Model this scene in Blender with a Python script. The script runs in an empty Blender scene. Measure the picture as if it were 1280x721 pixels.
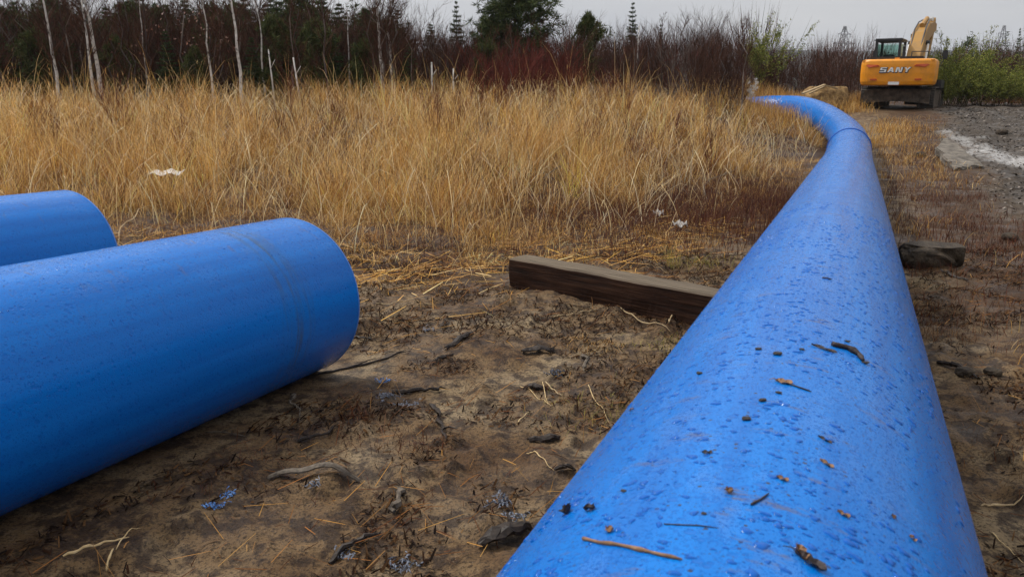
import bpy, bmesh, math, random
import numpy as np
from mathutils import Vector, Matrix

random.seed(11)
rng = np.random.default_rng(11)
S = bpy.context.scene
COL = S.collection
R = math.radians

# ------------------------------------------------------------------ camera
F_PX, HORIZON, CAM_H = 1000.0, 112.0, 1.64          # photo pixels (1280 x 721), metres
PITCH = math.atan((360.5 - HORIZON) / F_PX)
cam_d = bpy.data.cameras.new('camera')
cam = bpy.data.objects.new('camera', cam_d)
COL.objects.link(cam)
cam.location = (0, 0, CAM_H)
cam.rotation_euler = (R(90) - PITCH, 0, 0)
cam_d.sensor_width = 36.0
cam_d.lens = F_PX / 1280 * 36.0
cam_d.clip_start = 0.05
cam_d.clip_end = 9000
cam_d.dof.use_dof = True
cam_d.dof.focus_distance = 6.0
cam_d.dof.aperture_fstop = 8.0
S.camera = cam

# ------------------------------------------------------------------ exposure, world, sun
S.view_settings.view_transform = 'Standard'
S.view_settings.look = 'None'
S.view_settings.exposure = 0.28
S.view_settings.gamma = 1.0
SUN_EL, SUN_AZ = R(50), R(-58)
w = bpy.data.worlds.new('World')
S.world = w
w.use_nodes = True
nt = w.node_tree
nt.nodes.clear()
out = nt.nodes.new('ShaderNodeOutputWorld')
bg = nt.nodes.new('ShaderNodeBackground')
sky = nt.nodes.new('ShaderNodeTexSky')
sky.sky_type = 'NISHITA'
sky.sun_disc = False
sky.sun_elevation = SUN_EL
sky.sun_rotation = SUN_AZ
sky.dust_density = 4.0
hs = nt.nodes.new('ShaderNodeHueSaturation')
hs.inputs['Saturation'].default_value = 0.25
nt.links.new(sky.outputs[0], hs.inputs['Color'])
tc = nt.nodes.new('ShaderNodeTexCoord')
mp = nt.nodes.new('ShaderNodeMapping')
mp.inputs['Scale'].default_value = (1.0, 1.0, 3.5)
nt.links.new(tc.outputs['Generated'], mp.inputs[0])
nz = nt.nodes.new('ShaderNodeTexNoise')
nz.inputs['Scale'].default_value = 2.2
nz.inputs['Detail'].default_value = 5
nz.inputs['Roughness'].default_value = 0.5
nt.links.new(mp.outputs[0], nz.inputs['Vector'])
cr = nt.nodes.new('ShaderNodeValToRGB')
cr.color_ramp.elements[0].position = 0.3
cr.color_ramp.elements[0].color = (4.0, 4.12, 4.4, 1)
cr.color_ramp.elements[1].position = 0.72
cr.color_ramp.elements[1].color = (5.7, 5.65, 5.55, 1)
nt.links.new(nz.outputs[0], cr.inputs[0])
mx = nt.nodes.new('ShaderNodeMix')
mx.data_type = 'RGBA'
mx.inputs[0].default_value = 0.88
nt.links.new(hs.outputs[0], mx.inputs[6])
nt.links.new(cr.outputs[0], mx.inputs[7])
sz = nt.nodes.new('ShaderNodeSeparateXYZ')
nt.links.new(tc.outputs['Generated'], sz.inputs[0])
oc = nt.nodes.new('ShaderNodeMath'); oc.operation = 'MULTIPLY_ADD'; oc.use_clamp = False
cl = nt.nodes.new('ShaderNodeClamp')
nt.links.new(sz.outputs[2], cl.inputs[0])
nt.links.new(cl.outputs[0], oc.inputs[0])
oc.inputs[1].default_value = 1.2                     # overcast sky: L = L0 (1 + k sin(elevation))
oc.inputs[2].default_value = 0.92
ml = nt.nodes.new('ShaderNodeMix'); ml.data_type = 'RGBA'; ml.blend_type = 'MULTIPLY'
ml.inputs[0].default_value = 1.0
nt.links.new(mx.outputs[2], ml.inputs[6])
nt.links.new(oc.outputs[0], ml.inputs[7])
nt.links.new(ml.outputs[2], bg.inputs[0])
bg.inputs[1].default_value = 0.1
nt.links.new(bg.outputs[0], out.inputs[0])

sun_d = bpy.data.lights.new('sun', 'SUN')
sun_d.energy = 2.7
sun_d.angle = R(10)
sun_d.color = (1.0, 0.96, 0.9)
sun = bpy.data.objects.new('sun', sun_d)
COL.objects.link(sun)
sd = Vector((math.sin(SUN_AZ) * math.cos(SUN_EL), math.cos(SUN_AZ) * math.cos(SUN_EL), math.sin(SUN_EL)))
sun.rotation_euler = sd.to_track_quat('Z', 'Y').to_euler()

# ------------------------------------------------------------------ helpers
def tag(o, label=None, cat=None, group=None, kind=None):
    if label: o['label'] = label
    if cat: o['category'] = cat
    if group: o['group'] = group
    if kind: o['kind'] = kind
    return o

def empty(name, loc=(0, 0, 0), rz=0.0, label=None, cat=None, group=None):
    o = bpy.data.objects.new(name, None)
    COL.objects.link(o)
    o.location = loc
    o.rotation_euler = (0, 0, rz)
    o.empty_display_size = 0.1
    return tag(o, label, cat, group)

def link(name, me, mat=None, parent=None):
    if mat is not None and not me.materials:
        me.materials.append(mat)
    o = bpy.data.objects.new(name, me)
    COL.objects.link(o)
    if parent is not None:
        o.parent = parent
    return o

def mesh_np(name, V, quads=None, tris=None, col=None, uv=None, smooth=False):
    """numpy arrays -> mesh; col is per vertex, uv is per vertex"""
    V = np.asarray(V, np.float32)
    q = np.asarray(quads, np.int32).reshape(-1, 4) if quads is not None and len(quads) else np.zeros((0, 4), np.int32)
    t = np.asarray(tris, np.int32).reshape(-1, 3) if tris is not None and len(tris) else np.zeros((0, 3), np.int32)
    me = bpy.data.meshes.new(name)
    loops = np.concatenate([q.ravel(), t.ravel()])
    tot = np.concatenate([np.full(len(q), 4, np.int32), np.full(len(t), 3, np.int32)])
    start = np.concatenate([[0], np.cumsum(tot)[:-1]]).astype(np.int32)
    me.vertices.add(len(V))
    me.vertices.foreach_set('co', V.ravel())
    me.loops.add(len(loops))
    me.loops.foreach_set('vertex_index', loops)
    me.polygons.add(len(tot))
    me.polygons.foreach_set('loop_start', start)
    me.polygons.foreach_set('loop_total', tot)
    if smooth:
        me.polygons.foreach_set('use_smooth', np.ones(len(tot), bool))
    if col is not None:
        a = me.attributes.new('Col', 'FLOAT_COLOR', 'POINT')
        c = np.ones((len(V), 4), np.float32)
        c[:, :3] = col
        a.data.foreach_set('color', c.ravel())
    if uv is not None:
        l = me.uv_layers.new(name='UVMap')
        l.data.foreach_set('uv', np.asarray(uv, np.float32)[loops].ravel())
    me.update()
    return me

class MB:
    """collects vertices and faces for one mesh"""
    def __init__(s):
        s.v, s.f, s.c = [], [], []
    def add(s, vs, fs, col=None):
        b = len(s.v)
        s.v += [tuple(p) for p in vs]
        s.f += [tuple(i + b for i in f) for f in fs]
        s.c += [col or (1, 1, 1)] * len(vs)
        return s
    def box(s, c, d, rot=None):
        x, y, z = d[0] / 2, d[1] / 2, d[2] / 2
        vs = [Vector((a, b, e)) for a in (-x, x) for b in (-y, y) for e in (-z, z)]
        if rot is not None: vs = [rot @ v for v in vs]
        vs = [v + Vector(c) for v in vs]
        return s.add(vs, [(0, 1, 3, 2), (4, 6, 7, 5), (0, 4, 5, 1), (2, 3, 7, 6), (0, 2, 6, 4), (1, 5, 7, 3)])
    def tube(s, pts, rad, n=6, cap=True, col=None):
        pts = [Vector(p) for p in pts]
        if not hasattr(rad, '__len__'): rad = [rad] * len(pts)
        vs, fs = [], []
        ref = Vector((0.31, 0.17, 0.93))
        for i, p in enumerate(pts):
            t = (pts[min(i + 1, len(pts) - 1)] - pts[max(i - 1, 0)])
            if t.length < 1e-9: t = Vector((0, 0, 1))
            t.normalize()
            a = t.cross(ref)
            if a.length < 0.1: a = t.cross(Vector((1, 0, 0)))
            a.normalize()
            b = t.cross(a)
            for k in range(n):
                an = 2 * math.pi * k / n
                vs.append(p + (a * math.cos(an) + b * math.sin(an)) * rad[i])
        for i in range(len(pts) - 1):
            for k in range(n):
                k2 = (k + 1) % n
                fs.append((i * n + k, i * n + k2, (i + 1) * n + k2, (i + 1) * n + k))
        if cap:
            fs.append(tuple(range(n - 1, -1, -1)))
            fs.append(tuple((len(pts) - 1) * n + k for k in range(n)))
        return s.add(vs, fs, col)
    def prism(s, poly, x0, x1):
        """poly in (y, z), extruded along x"""
        n = len(poly)
        vs = [(x0, p[0], p[1]) for p in poly] + [(x1, p[0], p[1]) for p in poly]
        fs = [(i, (i + 1) % n, n + (i + 1) % n, n + i) for i in range(n)]
        fs += [tuple(range(n - 1, -1, -1)), tuple(range(n, 2 * n))]
        return s.add(vs, fs)
    def mesh(s, name, smooth=False, col=False, bevel=0.0):
        me = bpy.data.meshes.new(name)
        me.from_pydata(s.v, [], s.f)
        if col:
            a = me.attributes.new('Col', 'FLOAT_COLOR', 'POINT')
            c = np.ones((len(s.v), 4), np.float32)
            c[:, :3] = s.c
            a.data.foreach_set('color', c.ravel())
        bm = bmesh.new()
        bm.from_mesh(me)
        bmesh.ops.recalc_face_normals(bm, faces=bm.faces)
        if bevel > 0:
            bmesh.ops.bevel(bm, geom=[e for e in bm.edges if len(e.link_faces) == 2 and e.calc_face_angle(0) > 0.5], offset=bevel, segments=2, affect='EDGES', clamp_overlap=True)
        bm.to_mesh(me)
        bm.free()
        if smooth:
            for p in me.polygons: p.use_smooth = True
        me.update()
        return me
    def build(s, name, mat, parent=None, smooth=False, col=False, bevel=0.0):
        return link(name, s.mesh(name, smooth, col, bevel), mat, parent)

def noise2(x, y, seed=0):
    x = np.asarray(x, float); y = np.asarray(y, float)
    xi = np.floor(x).astype(np.int64); yi = np.floor(y).astype(np.int64)
    fx = x - xi; fy = y - yi
    fx = fx * fx * (3 - 2 * fx); fy = fy * fy * (3 - 2 * fy)
    def h(a, b):
        n = (a * 374761393 + b * 668265263 + seed * 974634777) & 0xFFFFFFFF
        n = ((n ^ (n >> 13)) * 1274126177) & 0xFFFFFFFF
        n = ((n ^ (n >> 16)) * 2246822519) & 0xFFFFFFFF
        return ((n >> 8) & 0xFFFF) / 65535.0
    a, b, c, d = h(xi, yi), h(xi + 1, yi), h(xi, yi + 1), h(xi + 1, yi + 1)
    return (a * (1 - fx) + b * fx) * (1 - fy) + (c * (1 - fx) + d * fx) * fy

def fbm(x, y, oct=4, seed=0, gain=0.5):
    s = 0; a = 1; n = 0
    for i in range(oct):
        s = s + a * noise2(x * 2 ** i + 17.3 * i, y * 2 ** i - 9.1 * i, seed + i)
        n += a; a *= gain
    return s / n

def sstep(a, b, x):
    t = np.clip((np.asarray(x, float) - a) / (b - a), 0, 1)
    return t * t * (3 - 2 * t)

# ------------------------------------------------------------------ where things stand
RIGHT = Vector((1, 0, 0))
FWD = Vector((0, math.cos(PITCH), -math.sin(PITCH)))
UP = Vector((0, math.sin(PITCH), math.cos(PITCH)))
EYE = Vector((0, 0, CAM_H))

def ray(u, v):
    return (RIGHT * ((u - 640) / F_PX) + FWD - UP * ((v - 360.5) / F_PX))

def at(u, v, y):
    d = ray(u, v)
    return EYE + d * (y / d.y)

PR = 0.5                                             # pipe radius
# long pipe: straight near the camera, then sweeping to the west
LD = Vector((0.39001, 0.92055, -0.0218))
LC = EYE + Vector((-0.1255, 0.0264, -1.1313))
ctrl = [LC + LD * s for s in (-9, -6, -3, 0, 3, 6, 9, 12, 15, 18)]
ctrl += [at(1061, 187, 20), at(1059, 173.5, 23.5), at(1047, 159.5, 27), at(1027, 146, 30), at(1000, 137, 32), at(965, 135.5, 33.4), at(925, 138, 34.2)]

def catmull(P, step):
    pts = []
    for i in range(len(P) - 1):
        p0 = P[max(i - 1, 0)]; p1 = P[i]; p2 = P[i + 1]; p3 = P[min(i + 2, len(P) - 1)]
        n = max(2, int((p2 - p1).length / step))
        for k in range(n):
            t = k / n
            pts.append(0.5 * ((2 * p1) + (p2 - p0) * t + (2 * p0 - 5 * p1 + 4 * p2 - p3) * t * t + (3 * p1 - p0 - 3 * p2 + p3) * t ** 3))
    pts.append(P[-1])
    return pts

long_path = catmull(ctrl, 0.12)
lp = np.array([tuple(p) for p in long_path])
lp_s = lp[::4]
# two cut pipes beside it
SD = Vector((0.4064, 0.91325, -0.0286)).normalized()
SC = EYE + Vector((-3.0204, 1.3075, -1.1673))
front_a, front_b = SC - SD * 11, SC + SD * 4.0
rear_shift = Vector((-1.964, 0.874, 0.06))
rear_a, rear_b = SC + rear_shift - SD * 11, SC + rear_shift + SD * 4.1

U2 = np.array([0.395, 0.9187])                        # along the pipes
N2 = np.array([-0.9187, 0.395])                       # to the field side
TP = np.array([-60, -10, 0, 6, 12, 17, 20, 23, 26, 29, 33, 37, 45, 60, 4000.])
ZP = np.array([0.4, 0.22, 0.0, -.15, -.28, -.34, -.355, -.30, -.10, .20, .58, .85, .95, 1.0, 1.0])

def side_dist(x, y):
    return (x - LC.x) * N2[0] + (y - LC.y) * N2[1]

def pipe_dist(x, y):
    x = np.asarray(x, float); y = np.asarray(y, float)
    d = np.full(x.shape, 1e9); z = np.zeros(x.shape)
    for p in lp_s:
        q = (x - p[0]) ** 2 + (y - p[1]) ** 2
        m = q < d
        d = np.where(m, q, d); z = np.where(m, p[2], z)
    return np.sqrt(d), z

def seg_dist(x, y, a, b):
    ax, ay = a.x, a.y; bx, by = b.x - a.x, b.y - a.y
    t = np.clip(((x - ax) * bx + (y - ay) * by) / (bx * bx + by * by), 0, 1)
    return np.hypot(x - ax - t * bx, y - ay - t * by)

def poly_dist(x, y, P):
    d = np.full(np.shape(x), 1e9)
    for a, b in zip(P[:-1], P[1:]):
        d = np.minimum(d, seg_dist(x, y, Vector((a[0], a[1], 0)), Vector((b[0], b[1], 0))))
    return d

def height(x, y, fine=True):
    x = np.asarray(x, float); y = np.asarray(y, float)
    t = x * U2[0] + y * U2[1]
    z = (np.interp(t, TP, ZP) + np.interp(t - 1.2, TP, ZP) + np.interp(t + 1.2, TP, ZP)) / 3
    s = side_dist(x, y)
    z = z + 1.25 * sstep(10.5, 25, y) * sstep(1.2, 7.5, s) * (1 - sstep(30, 60, y))
    far = 1 - sstep(40, 120, np.hypot(x, y))
    z = z + (fbm(x / 2.2, y / 2.2, 3, 5) - 0.5) * 0.16 * far * sstep(1.5, 5, np.hypot(x, y))
    if fine:
        near = 1 - sstep(14, 34, np.hypot(x, y))
        trk = track_mask(x, y)
        z = z + near * ((fbm(x / .42, y / .42, 3, 9) - 0.5) * (0.07 + .05 * trk) + (fbm(x / .085, y / .085, 3, 21, .65) - 0.5) * 0.040)
        clod = np.clip(fbm(x / .16, y / .16, 3, 33) - 0.54, 0, 1)
        z = z + near * clod * 0.17
        # ruts of the track
        rut = np.sin((side_dist(x, y) + fbm(x / 3, y / 3, 2, 3)) * 2 * math.pi / 1.1)
        z = z + trk * 0.035 * rut + trk * (fbm(x / .5, y / .5, 3, 77) - .5) * .10
    d, pz = pipe_dist(x, y)
    k = 1 - sstep(0.45, 1.25, d)
    z = z * (1 - k) + np.minimum(z, pz - PR + 0.03) * k
    for a, b in ((front_a, front_b), (rear_a, rear_b)):
        d = seg_dist(x, y, a, b)
        k = 1 - sstep(0.35, 0.9, d)
        ti = np.clip((x - a.x) * SD.x + (y - a.y) * SD.y, 0, 20)
        base = a.z + SD.z * ti - PR + 0.02
        z = z * (1 - k) + np.minimum(z, base) * k
    return z

def track_mask(x, y):
    s = side_dist(x, y); t = x * U2[0] + y * U2[1]
    wob = (fbm(x / 1.6, y / 1.6, 3, 40) - .5) * 3
    return sstep(2.3, 3.3, -s + wob * .5) * sstep(10.5, 14.5, t + wob) * (1 - sstep(38, 46, t))

def gz(x, y):
    return float(height(np.array([x]), np.array([y]))[0])

def gnd(u, v):
    """ground point behind photo pixel (u, v)"""
    d = ray(u, v)
    ts = np.concatenate([np.arange(0.8, 12, 0.02), np.arange(12, 70, 0.05)])
    X = EYE.x + d.x * ts; Y = EYE.y + d.y * ts; Z = EYE.z + d.z * ts
    below = np.nonzero(Z < height(X, Y))[0]
    i = below[0] if len(below) else len(ts) - 1
    return Vector((X[i], Y[i], height(X[i:i + 1], Y[i:i + 1])[0]))

# ------------------------------------------------------------------ materials
def mat(name):
    m = bpy.data.materials.new(name)
    m.use_nodes = True
    n = m.node_tree.nodes
    return m, n, m.node_tree.links, n['Principled BSDF']

def N(nodes, kind, **kw):
    n = nodes.new(kind)
    for k, v in kw.items():
        if k in n.inputs.keys() if hasattr(n.inputs, 'keys') else False:
            n.inputs[k].default_value = v
        else:
            setattr(n, k, v)
    return n

def tex_noise(n, l, vec, scale, detail=4, rough=0.55, dims='3D'):
    t = n.new('ShaderNodeTexNoise')
    t.noise_dimensions = dims
    t.inputs['Scale'].default_value = scale
    t.inputs['Detail'].default_value = detail
    t.inputs['Roughness'].default_value = rough
    if vec is not None: l.new(vec, t.inputs['Vector'])
    return t.outputs[0]

def ramp(n, l, fac, stops):
    r = n.new('ShaderNodeValToRGB')
    e = r.color_ramp.elements
    while len(e) < len(stops): e.new(0.5)
    for i, (p, c) in enumerate(stops):
        e[i].position = p
        e[i].color = c if len(c) == 4 else (*c, 1)
    l.new(fac, r.inputs[0])
    return r.outputs[0]

def mixc(n, l, fac, a, b, mode='MIX'):
    m = n.new('ShaderNodeMix')
    m.data_type = 'RGBA'
    m.blend_type = mode
    for i, x in ((0, fac), (6, a), (7, b)):
        if isinstance(x, (int, float)): m.inputs[i].default_value = x
        elif isinstance(x, tuple): m.inputs[i].default_value = (*x[:3], 1)
        else: l.new(x, m.inputs[i])
    return m.outputs[2]

def mth(n, l, op, a, b=0.0, clamp=False):
    m = n.new('ShaderNodeMath')
    m.operation = op
    m.use_clamp = clamp
    for i, x in ((0, a), (1, b)):
        if isinstance(x, (int, float)): m.inputs[i].default_value = x
        else: l.new(x, m.inputs[i])
    return m.outputs[0]

def bump(n, l, h, strength, dist, prev=None):
    b = n.new('ShaderNodeBump')
    b.inputs['Strength'].default_value = strength
    b.inputs['Distance'].default_value = dist
    l.new(h, b.inputs['Height'])
    if prev is not None: l.new(prev, b.inputs['Normal'])
    return b.outputs[0]

def simple(name, c1, c2, scale=8.0, rough=0.7, metal=0.0, bstr=0.3, bdist=0.01, spec=0.25, coord='Object'):
    m, n, l, p = mat(name)
    t = n.new('ShaderNodeTexCoord')
    f = tex_noise(n, l, t.outputs[coord], scale, 6, 0.6)
    c = ramp(n, l, f, [(0.3, c1), (0.7, c2)])
    l.new(c, p.inputs['Base Color'])
    p.inputs['Roughness'].default_value = rough
    p.inputs['Metallic'].default_value = metal
    p.inputs['Specular IOR Level'].default_value = spec
    if bstr:
        l.new(bump(n, l, tex_noise(n, l, t.outputs[coord], scale * 3, 5, .65), bstr, bdist), p.inputs['Normal'])
    return m

def blade_material(name, rough=0.6, trans=0.25, spec=0.3):
    """colour of every blade, twig or needle comes from its own attribute"""
    m, n, l, p = mat(name)
    a = n.new('ShaderNodeAttribute')
    a.attribute_name = 'Col'
    l.new(a.outputs['Color'], p.inputs['Base Color'])
    p.inputs['Roughness'].default_value = rough
    p.inputs['Specular IOR Level'].default_value = spec
    if trans > 0:
        tr = n.new('ShaderNodeBsdfTranslucent')
        l.new(a.outputs['Color'], tr.inputs['Color'])
        ms = n.new('ShaderNodeMixShader')
        ms.inputs[0].default_value = trans
        o = n['Material Output']
        l.new(p.outputs[0], ms.inputs[1]); l.new(tr.outputs[0], ms.inputs[2])
        l.new(ms.outputs[0], o.inputs['Surface'])
    return m

M = {}
M['blade'] = blade_material('dry_grass')
M['twig'] = blade_material('bare_twig', 0.9, 0.0, 0.08)
M['needle'] = blade_material('needle', 0.7, 0.15, 0.12)

def pipe_material(name='wet_blue_plastic', scuff_at=None):
    m, n, l, p = mat(name)
    uv = n.new('ShaderNodeUVMap')
    uv.uv_map = 'UVMap'
    sep = n.new('ShaderNodeSeparateXYZ')
    l.new(uv.outputs[0], sep.inputs[0])
    oi = n.new('ShaderNodeObjectInfo')
    off = n.new('ShaderNodeVectorMath'); off.operation = 'ADD'
    l.new(uv.outputs[0], off.inputs[0])
    cmb = n.new('ShaderNodeCombineXYZ')
    l.new(mth(n, l, 'MULTIPLY', oi.outputs['Random'], 37.0), cmb.inputs[1])
    l.new(cmb.outputs[0], off.inputs[1])
    vec = off.outputs[0]
    # paint colour with faint extrusion streaks and thin films of dried silt
    mpg = n.new('ShaderNodeMapping'); mpg.inputs['Scale'].default_value = (14, 0.6, 1)
    l.new(vec, mpg.inputs[0])
    streak = tex_noise(n, l, mpg.outputs[0], 1.0, 3, .5, '2D')
    col = ramp(n, l, streak, [(0.3, (0.001, 0.122, 0.45)), (0.7, (0.002, 0.158, 0.54))])
    mpf = n.new('ShaderNodeMapping'); mpf.inputs['Scale'].default_value = (5.0, 2.2, 1)
    l.new(vec, mpf.inputs[0])
    film = ramp(n, l, tex_noise(n, l, mpf.outputs[0], 1.3, 7, .68, '2D'), [(0.52, (0, 0, 0)), (0.75, (1, 1, 1))])
    # silt lies on the upper side (u = 0.25 of the circumference is the top)
    top = mth(n, l, 'SUBTRACT', 1.0, mth(n, l, 'MULTIPLY', mth(n, l, 'ABSOLUTE', mth(n, l, 'SUBTRACT', sep.outputs[0], 0.785)), 1.9), True)
    filmf = mth(n, l, 'MULTIPLY', film, mth(n, l, 'MULTIPLY', top, 0.20))
    col = mixc(n, l, filmf, col, (0.22, 0.29, 0.44))
    # brown scuffs across the pipe
    mps = n.new('ShaderNodeMapping'); mps.inputs['Scale'].default_value = (3.0, 9.0, 1)
    l.new(vec, mps.inputs[0])
    sc = tex_noise(n, l, mps.outputs[0], 1.6, 8, .72, '2D')
    scf = ramp(n, l, sc, [(0.60, (0, 0, 0)), (0.70, (1, 1, 1))])
    scf = mth(n, l, 'MULTIPLY', scf, mth(n, l, 'MULTIPLY', top, 0.75))
    col = mixc(n, l, scf, col, (0.10, 0.075, 0.06))
    if scuff_at is not None:                             # rubbed ring near the cut end
        d_ = mth(n, l, 'ABSOLUTE', mth(n, l, 'SUBTRACT', sep.outputs[1], scuff_at))
        ring = mth(n, l, 'SUBTRACT', 1.0, mth(n, l, 'MULTIPLY', d_, 5.5), True)
        mpr = n.new('ShaderNodeMapping'); mpr.inputs['Scale'].default_value = (2.2, 26.0, 1)
        mpr.inputs['Rotation'].default_value = (0, 0, .12)
        l.new(vec, mpr.inputs[0])
        rn = ramp(n, l, tex_noise(n, l, mpr.outputs[0], 1.0, 7, .7, '2D'), [(0.46, (0, 0, 0)), (0.68, (1, 1, 1))])
        col = mixc(n, l, mth(n, l, 'MULTIPLY', mth(n, l, 'MULTIPLY', ring, rn), .8), col, (0.045, 0.075, 0.12))
        col = mixc(n, l, mth(n, l, 'MULTIPLY', ring, .10), col, (0.02, 0.12, 0.20))
    # specks of soil
    for sc_, th, amt in ((55, .10, .9), (150, .13, .7)):
        v = n.new('ShaderNodeTexVoronoi'); v.voronoi_dimensions = '2D'
        v.inputs['Scale'].default_value = sc_
        l.new(vec, v.inputs['Vector'])
        cs = n.new('ShaderNodeSeparateColor')
        l.new(v.outputs['Color'], cs.inputs[0])
        on = mth(n, l, 'GREATER_THAN', cs.outputs[0], 0.86 if sc_ < 100 else .88)
        near_ = mth(n, l, 'LESS_THAN', v.outputs['Distance'], mth(n, l, 'MULTIPLY', cs.outputs[1], th * 2.4))
        f = mth(n, l, 'MULTIPLY', mth(n, l, 'MULTIPLY', on, near_), mth(n, l, 'MULTIPLY', mth(n, l, 'ADD', top, .12, True), amt))
        col = mixc(n, l, f, col, (0.03, 0.026, 0.03))
    # rain drops: domes of many sizes
    hts = None
    for sc_, lo, hmul in ((52, .80, .8), (120, .60, .5), (260, .45, .28)):
        v = n.new('ShaderNodeTexVoronoi'); v.voronoi_dimensions = '2D'
        v.inputs['Scale'].default_value = sc_
        v.inputs['Randomness'].default_value = 0.95
        l.new(vec, v.inputs['Vector'])
        cs = n.new('ShaderNodeSeparateColor')
        l.new(v.outputs['Color'], cs.inputs[0])
        rad = mth(n, l, 'MULTIPLY', mth(n, l, 'SUBTRACT', cs.outputs[2], lo, True), .55 / (1 - lo))
        q = mth(n, l, 'DIVIDE', v.outputs['Distance'], mth(n, l, 'MAXIMUM', rad, 0.02))
        dome = mth(n, l, 'SQRT', mth(n, l, 'SUBTRACT', 1.0, mth(n, l, 'MULTIPLY', q, q), True))
        dome = mth(n, l, 'MULTIPLY', mth(n, l, 'MULTIPLY', dome, hmul), mth(n, l, 'GREATER_THAN', rad, 0.03))
        hts = dome if hts is None else mth(n, l, 'MAXIMUM', hts, dome)
    wet = mth(n, l, 'GREATER_THAN', hts, 0.02)
    col = mixc(n, l, mth(n, l, 'MULTIPLY', wet, .4), col, (0.001, 0.072, 0.34))
    l.new(col, p.inputs['Base Color'])
    ro = mth(n, l, 'ADD', mth(n, l, 'MULTIPLY', filmf, .5), 0.26)
    ro = mth(n, l, 'SUBTRACT', ro, mth(n, l, 'MULTIPLY', wet, .24))
    l.new(ro, p.inputs['Roughness'])
    b1 = bump(n, l, tex_noise(n, l, vec, 5, 3, .5, '2D'), .10, .01)
    b2 = bump(n, l, hts, .6, .0028, b1)
    l.new(b2, p.inputs['Normal'])
    p.inputs['Specular IOR Level'].default_value = 0.32
    p.inputs['IOR'].default_value = 1.36                  # a film of water
    return m
M['pipe'] = pipe_material()
M['pipe_scuffed'] = pipe_material('scuffed_blue_plastic', 14.42)
M['bead'] = simple('weld_bead', (0.004, 0.05, 0.28), (0.008, 0.09, 0.42), 20, .45)
M['rim'] = simple('cut_edge', (0.05, 0.17, 0.50), (0.12, 0.26, 0.60), 30, .6)

def drop_material():
    m, n, l, p = mat('rain_drop')
    p.inputs['Base Color'].default_value = (0.001, 0.085, 0.38, 1)
    p.inputs['Roughness'].default_value = 0.03
    p.inputs['IOR'].default_value = 1.33
    return m
M['drop'] = drop_material()

def ground_material():
    m, n, l, p = mat('ground')
    t = n.new('ShaderNodeTexCoord')
    vec = t.outputs['Object']
    a = n.new('ShaderNodeAttribute'); a.attribute_name = 'Col'
    zs = n.new('ShaderNodeSeparateColor')
    l.new(a.outputs['Color'], zs.inputs[0])
    big = tex_noise(n, l, vec, 1.6, 5, .6)
    mid = tex_noise(n, l, vec, 9, 6, .65)
    fine = tex_noise(n, l, vec, 70, 5, .7)
    mud = ramp(n, l, big, [(0.34, (0.085, 0.042, 0.015)), (0.5, (0.165, 0.100, 0.045)), (0.64, (0.25, 0.178, 0.098))])
    humus = ramp(n, l, mid, [(0.47, (0, 0, 0)), (0.57, (1, 1, 1))])
    mud = mixc(n, l, mth(n, l, 'MULTIPLY', humus, .8), mud, (0.022, 0.010, 0.005))
    fleck = ramp(n, l, fine, [(0.51, (0, 0, 0)), (0.58, (1, 1, 1))])
    mud = mixc(n, l, mth(n, l, 'MULTIPLY', fleck, .72), mud, (0.012, 0.006, 0.003))
    fl2 = ramp(n, l, tex_noise(n, l, vec, 120, 3, .6), [(0.66, (0, 0, 0)), (0.72, (1, 1, 1))])
    mud = mixc(n, l, mth(n, l, 'MULTIPLY', fl2, .5), mud, (0.34, 0.26, 0.17))
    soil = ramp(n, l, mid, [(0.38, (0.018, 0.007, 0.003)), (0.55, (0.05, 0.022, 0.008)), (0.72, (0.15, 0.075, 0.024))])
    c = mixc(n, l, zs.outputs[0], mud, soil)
    grav = ramp(n, l, tex_noise(n, l, vec, 14, 7, .72), [(0.36, (0.014, 0.010, 0.007)), (0.52, (0.055, 0.042, 0.031)), (0.68, (0.15, 0.122, 0.095))])
    pat = ramp(n, l, tex_noise(n, l, vec, .9, 5, .65), [(0.40, (0, 0, 0)), (0.62, (1, 1, 1))])
    grav = mixc(n, l, mth(n, l, 'MULTIPLY', pat, .6), grav, (0.026, 0.017, 0.010))
    c = mixc(n, l, zs.outputs[1], c, grav)
    wetc = ramp(n, l, tex_noise(n, l, vec, 5, 7, .75), [(0.36, (0.07, 0.06, 0.05)), (0.5, (0.30, 0.28, 0.26)), (0.64, (0.52, 0.50, 0.48))])
    wf = ramp(n, l, mth(n, l, 'ADD', zs.outputs[2], mth(n, l, 'MULTIPLY', mth(n, l, 'SUBTRACT', mid, .5), .9)), [(0.30, (0, 0, 0)), (0.95, (1, 1, 1))])
    c = mixc(n, l, wf, c, wetc)
    l.new(c, p.inputs['Base Color'])
    wetm = ramp(n, l, tex_noise(n, l, vec, 2.3, 4, .6), [(0.44, (.85, .85, .85)), (0.64, (.42, .42, .42))])
    ro = mixc(n, l, wf, wetm, (0.16, 0.16, 0.16))
    l.new(ro, p.inputs['Roughness'])
    p.inputs['Specular IOR Level'].default_value = 0.28
    b = bump(n, l, fine, .9, .014)
    b = bump(n, l, tex_noise(n, l, vec, 24, 5, .7), .6, .03, b)
    l.new(b, p.inputs['Normal'])
    return m
M['ground'] = ground_material()
M['bark_dark'] = simple('wet_bark', (0.008, 0.005, 0.004), (0.038, 0.025, 0.017), 40, .55, bdist=.004)
M['bark_grey'] = simple('grey_dead_wood', (0.05, 0.04, 0.03), (0.17, 0.135, 0.10), 40, .75, bdist=.003)
M['wood_pale'] = simple('pale_wood', (0.26, 0.18, 0.09), (0.46, 0.34, 0.19), 25, .7, bdist=.003)
M['straw'] = simple('straw', (0.42, 0.28, 0.12), (0.62, 0.46, 0.24), 30, .6, bstr=0)
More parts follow.
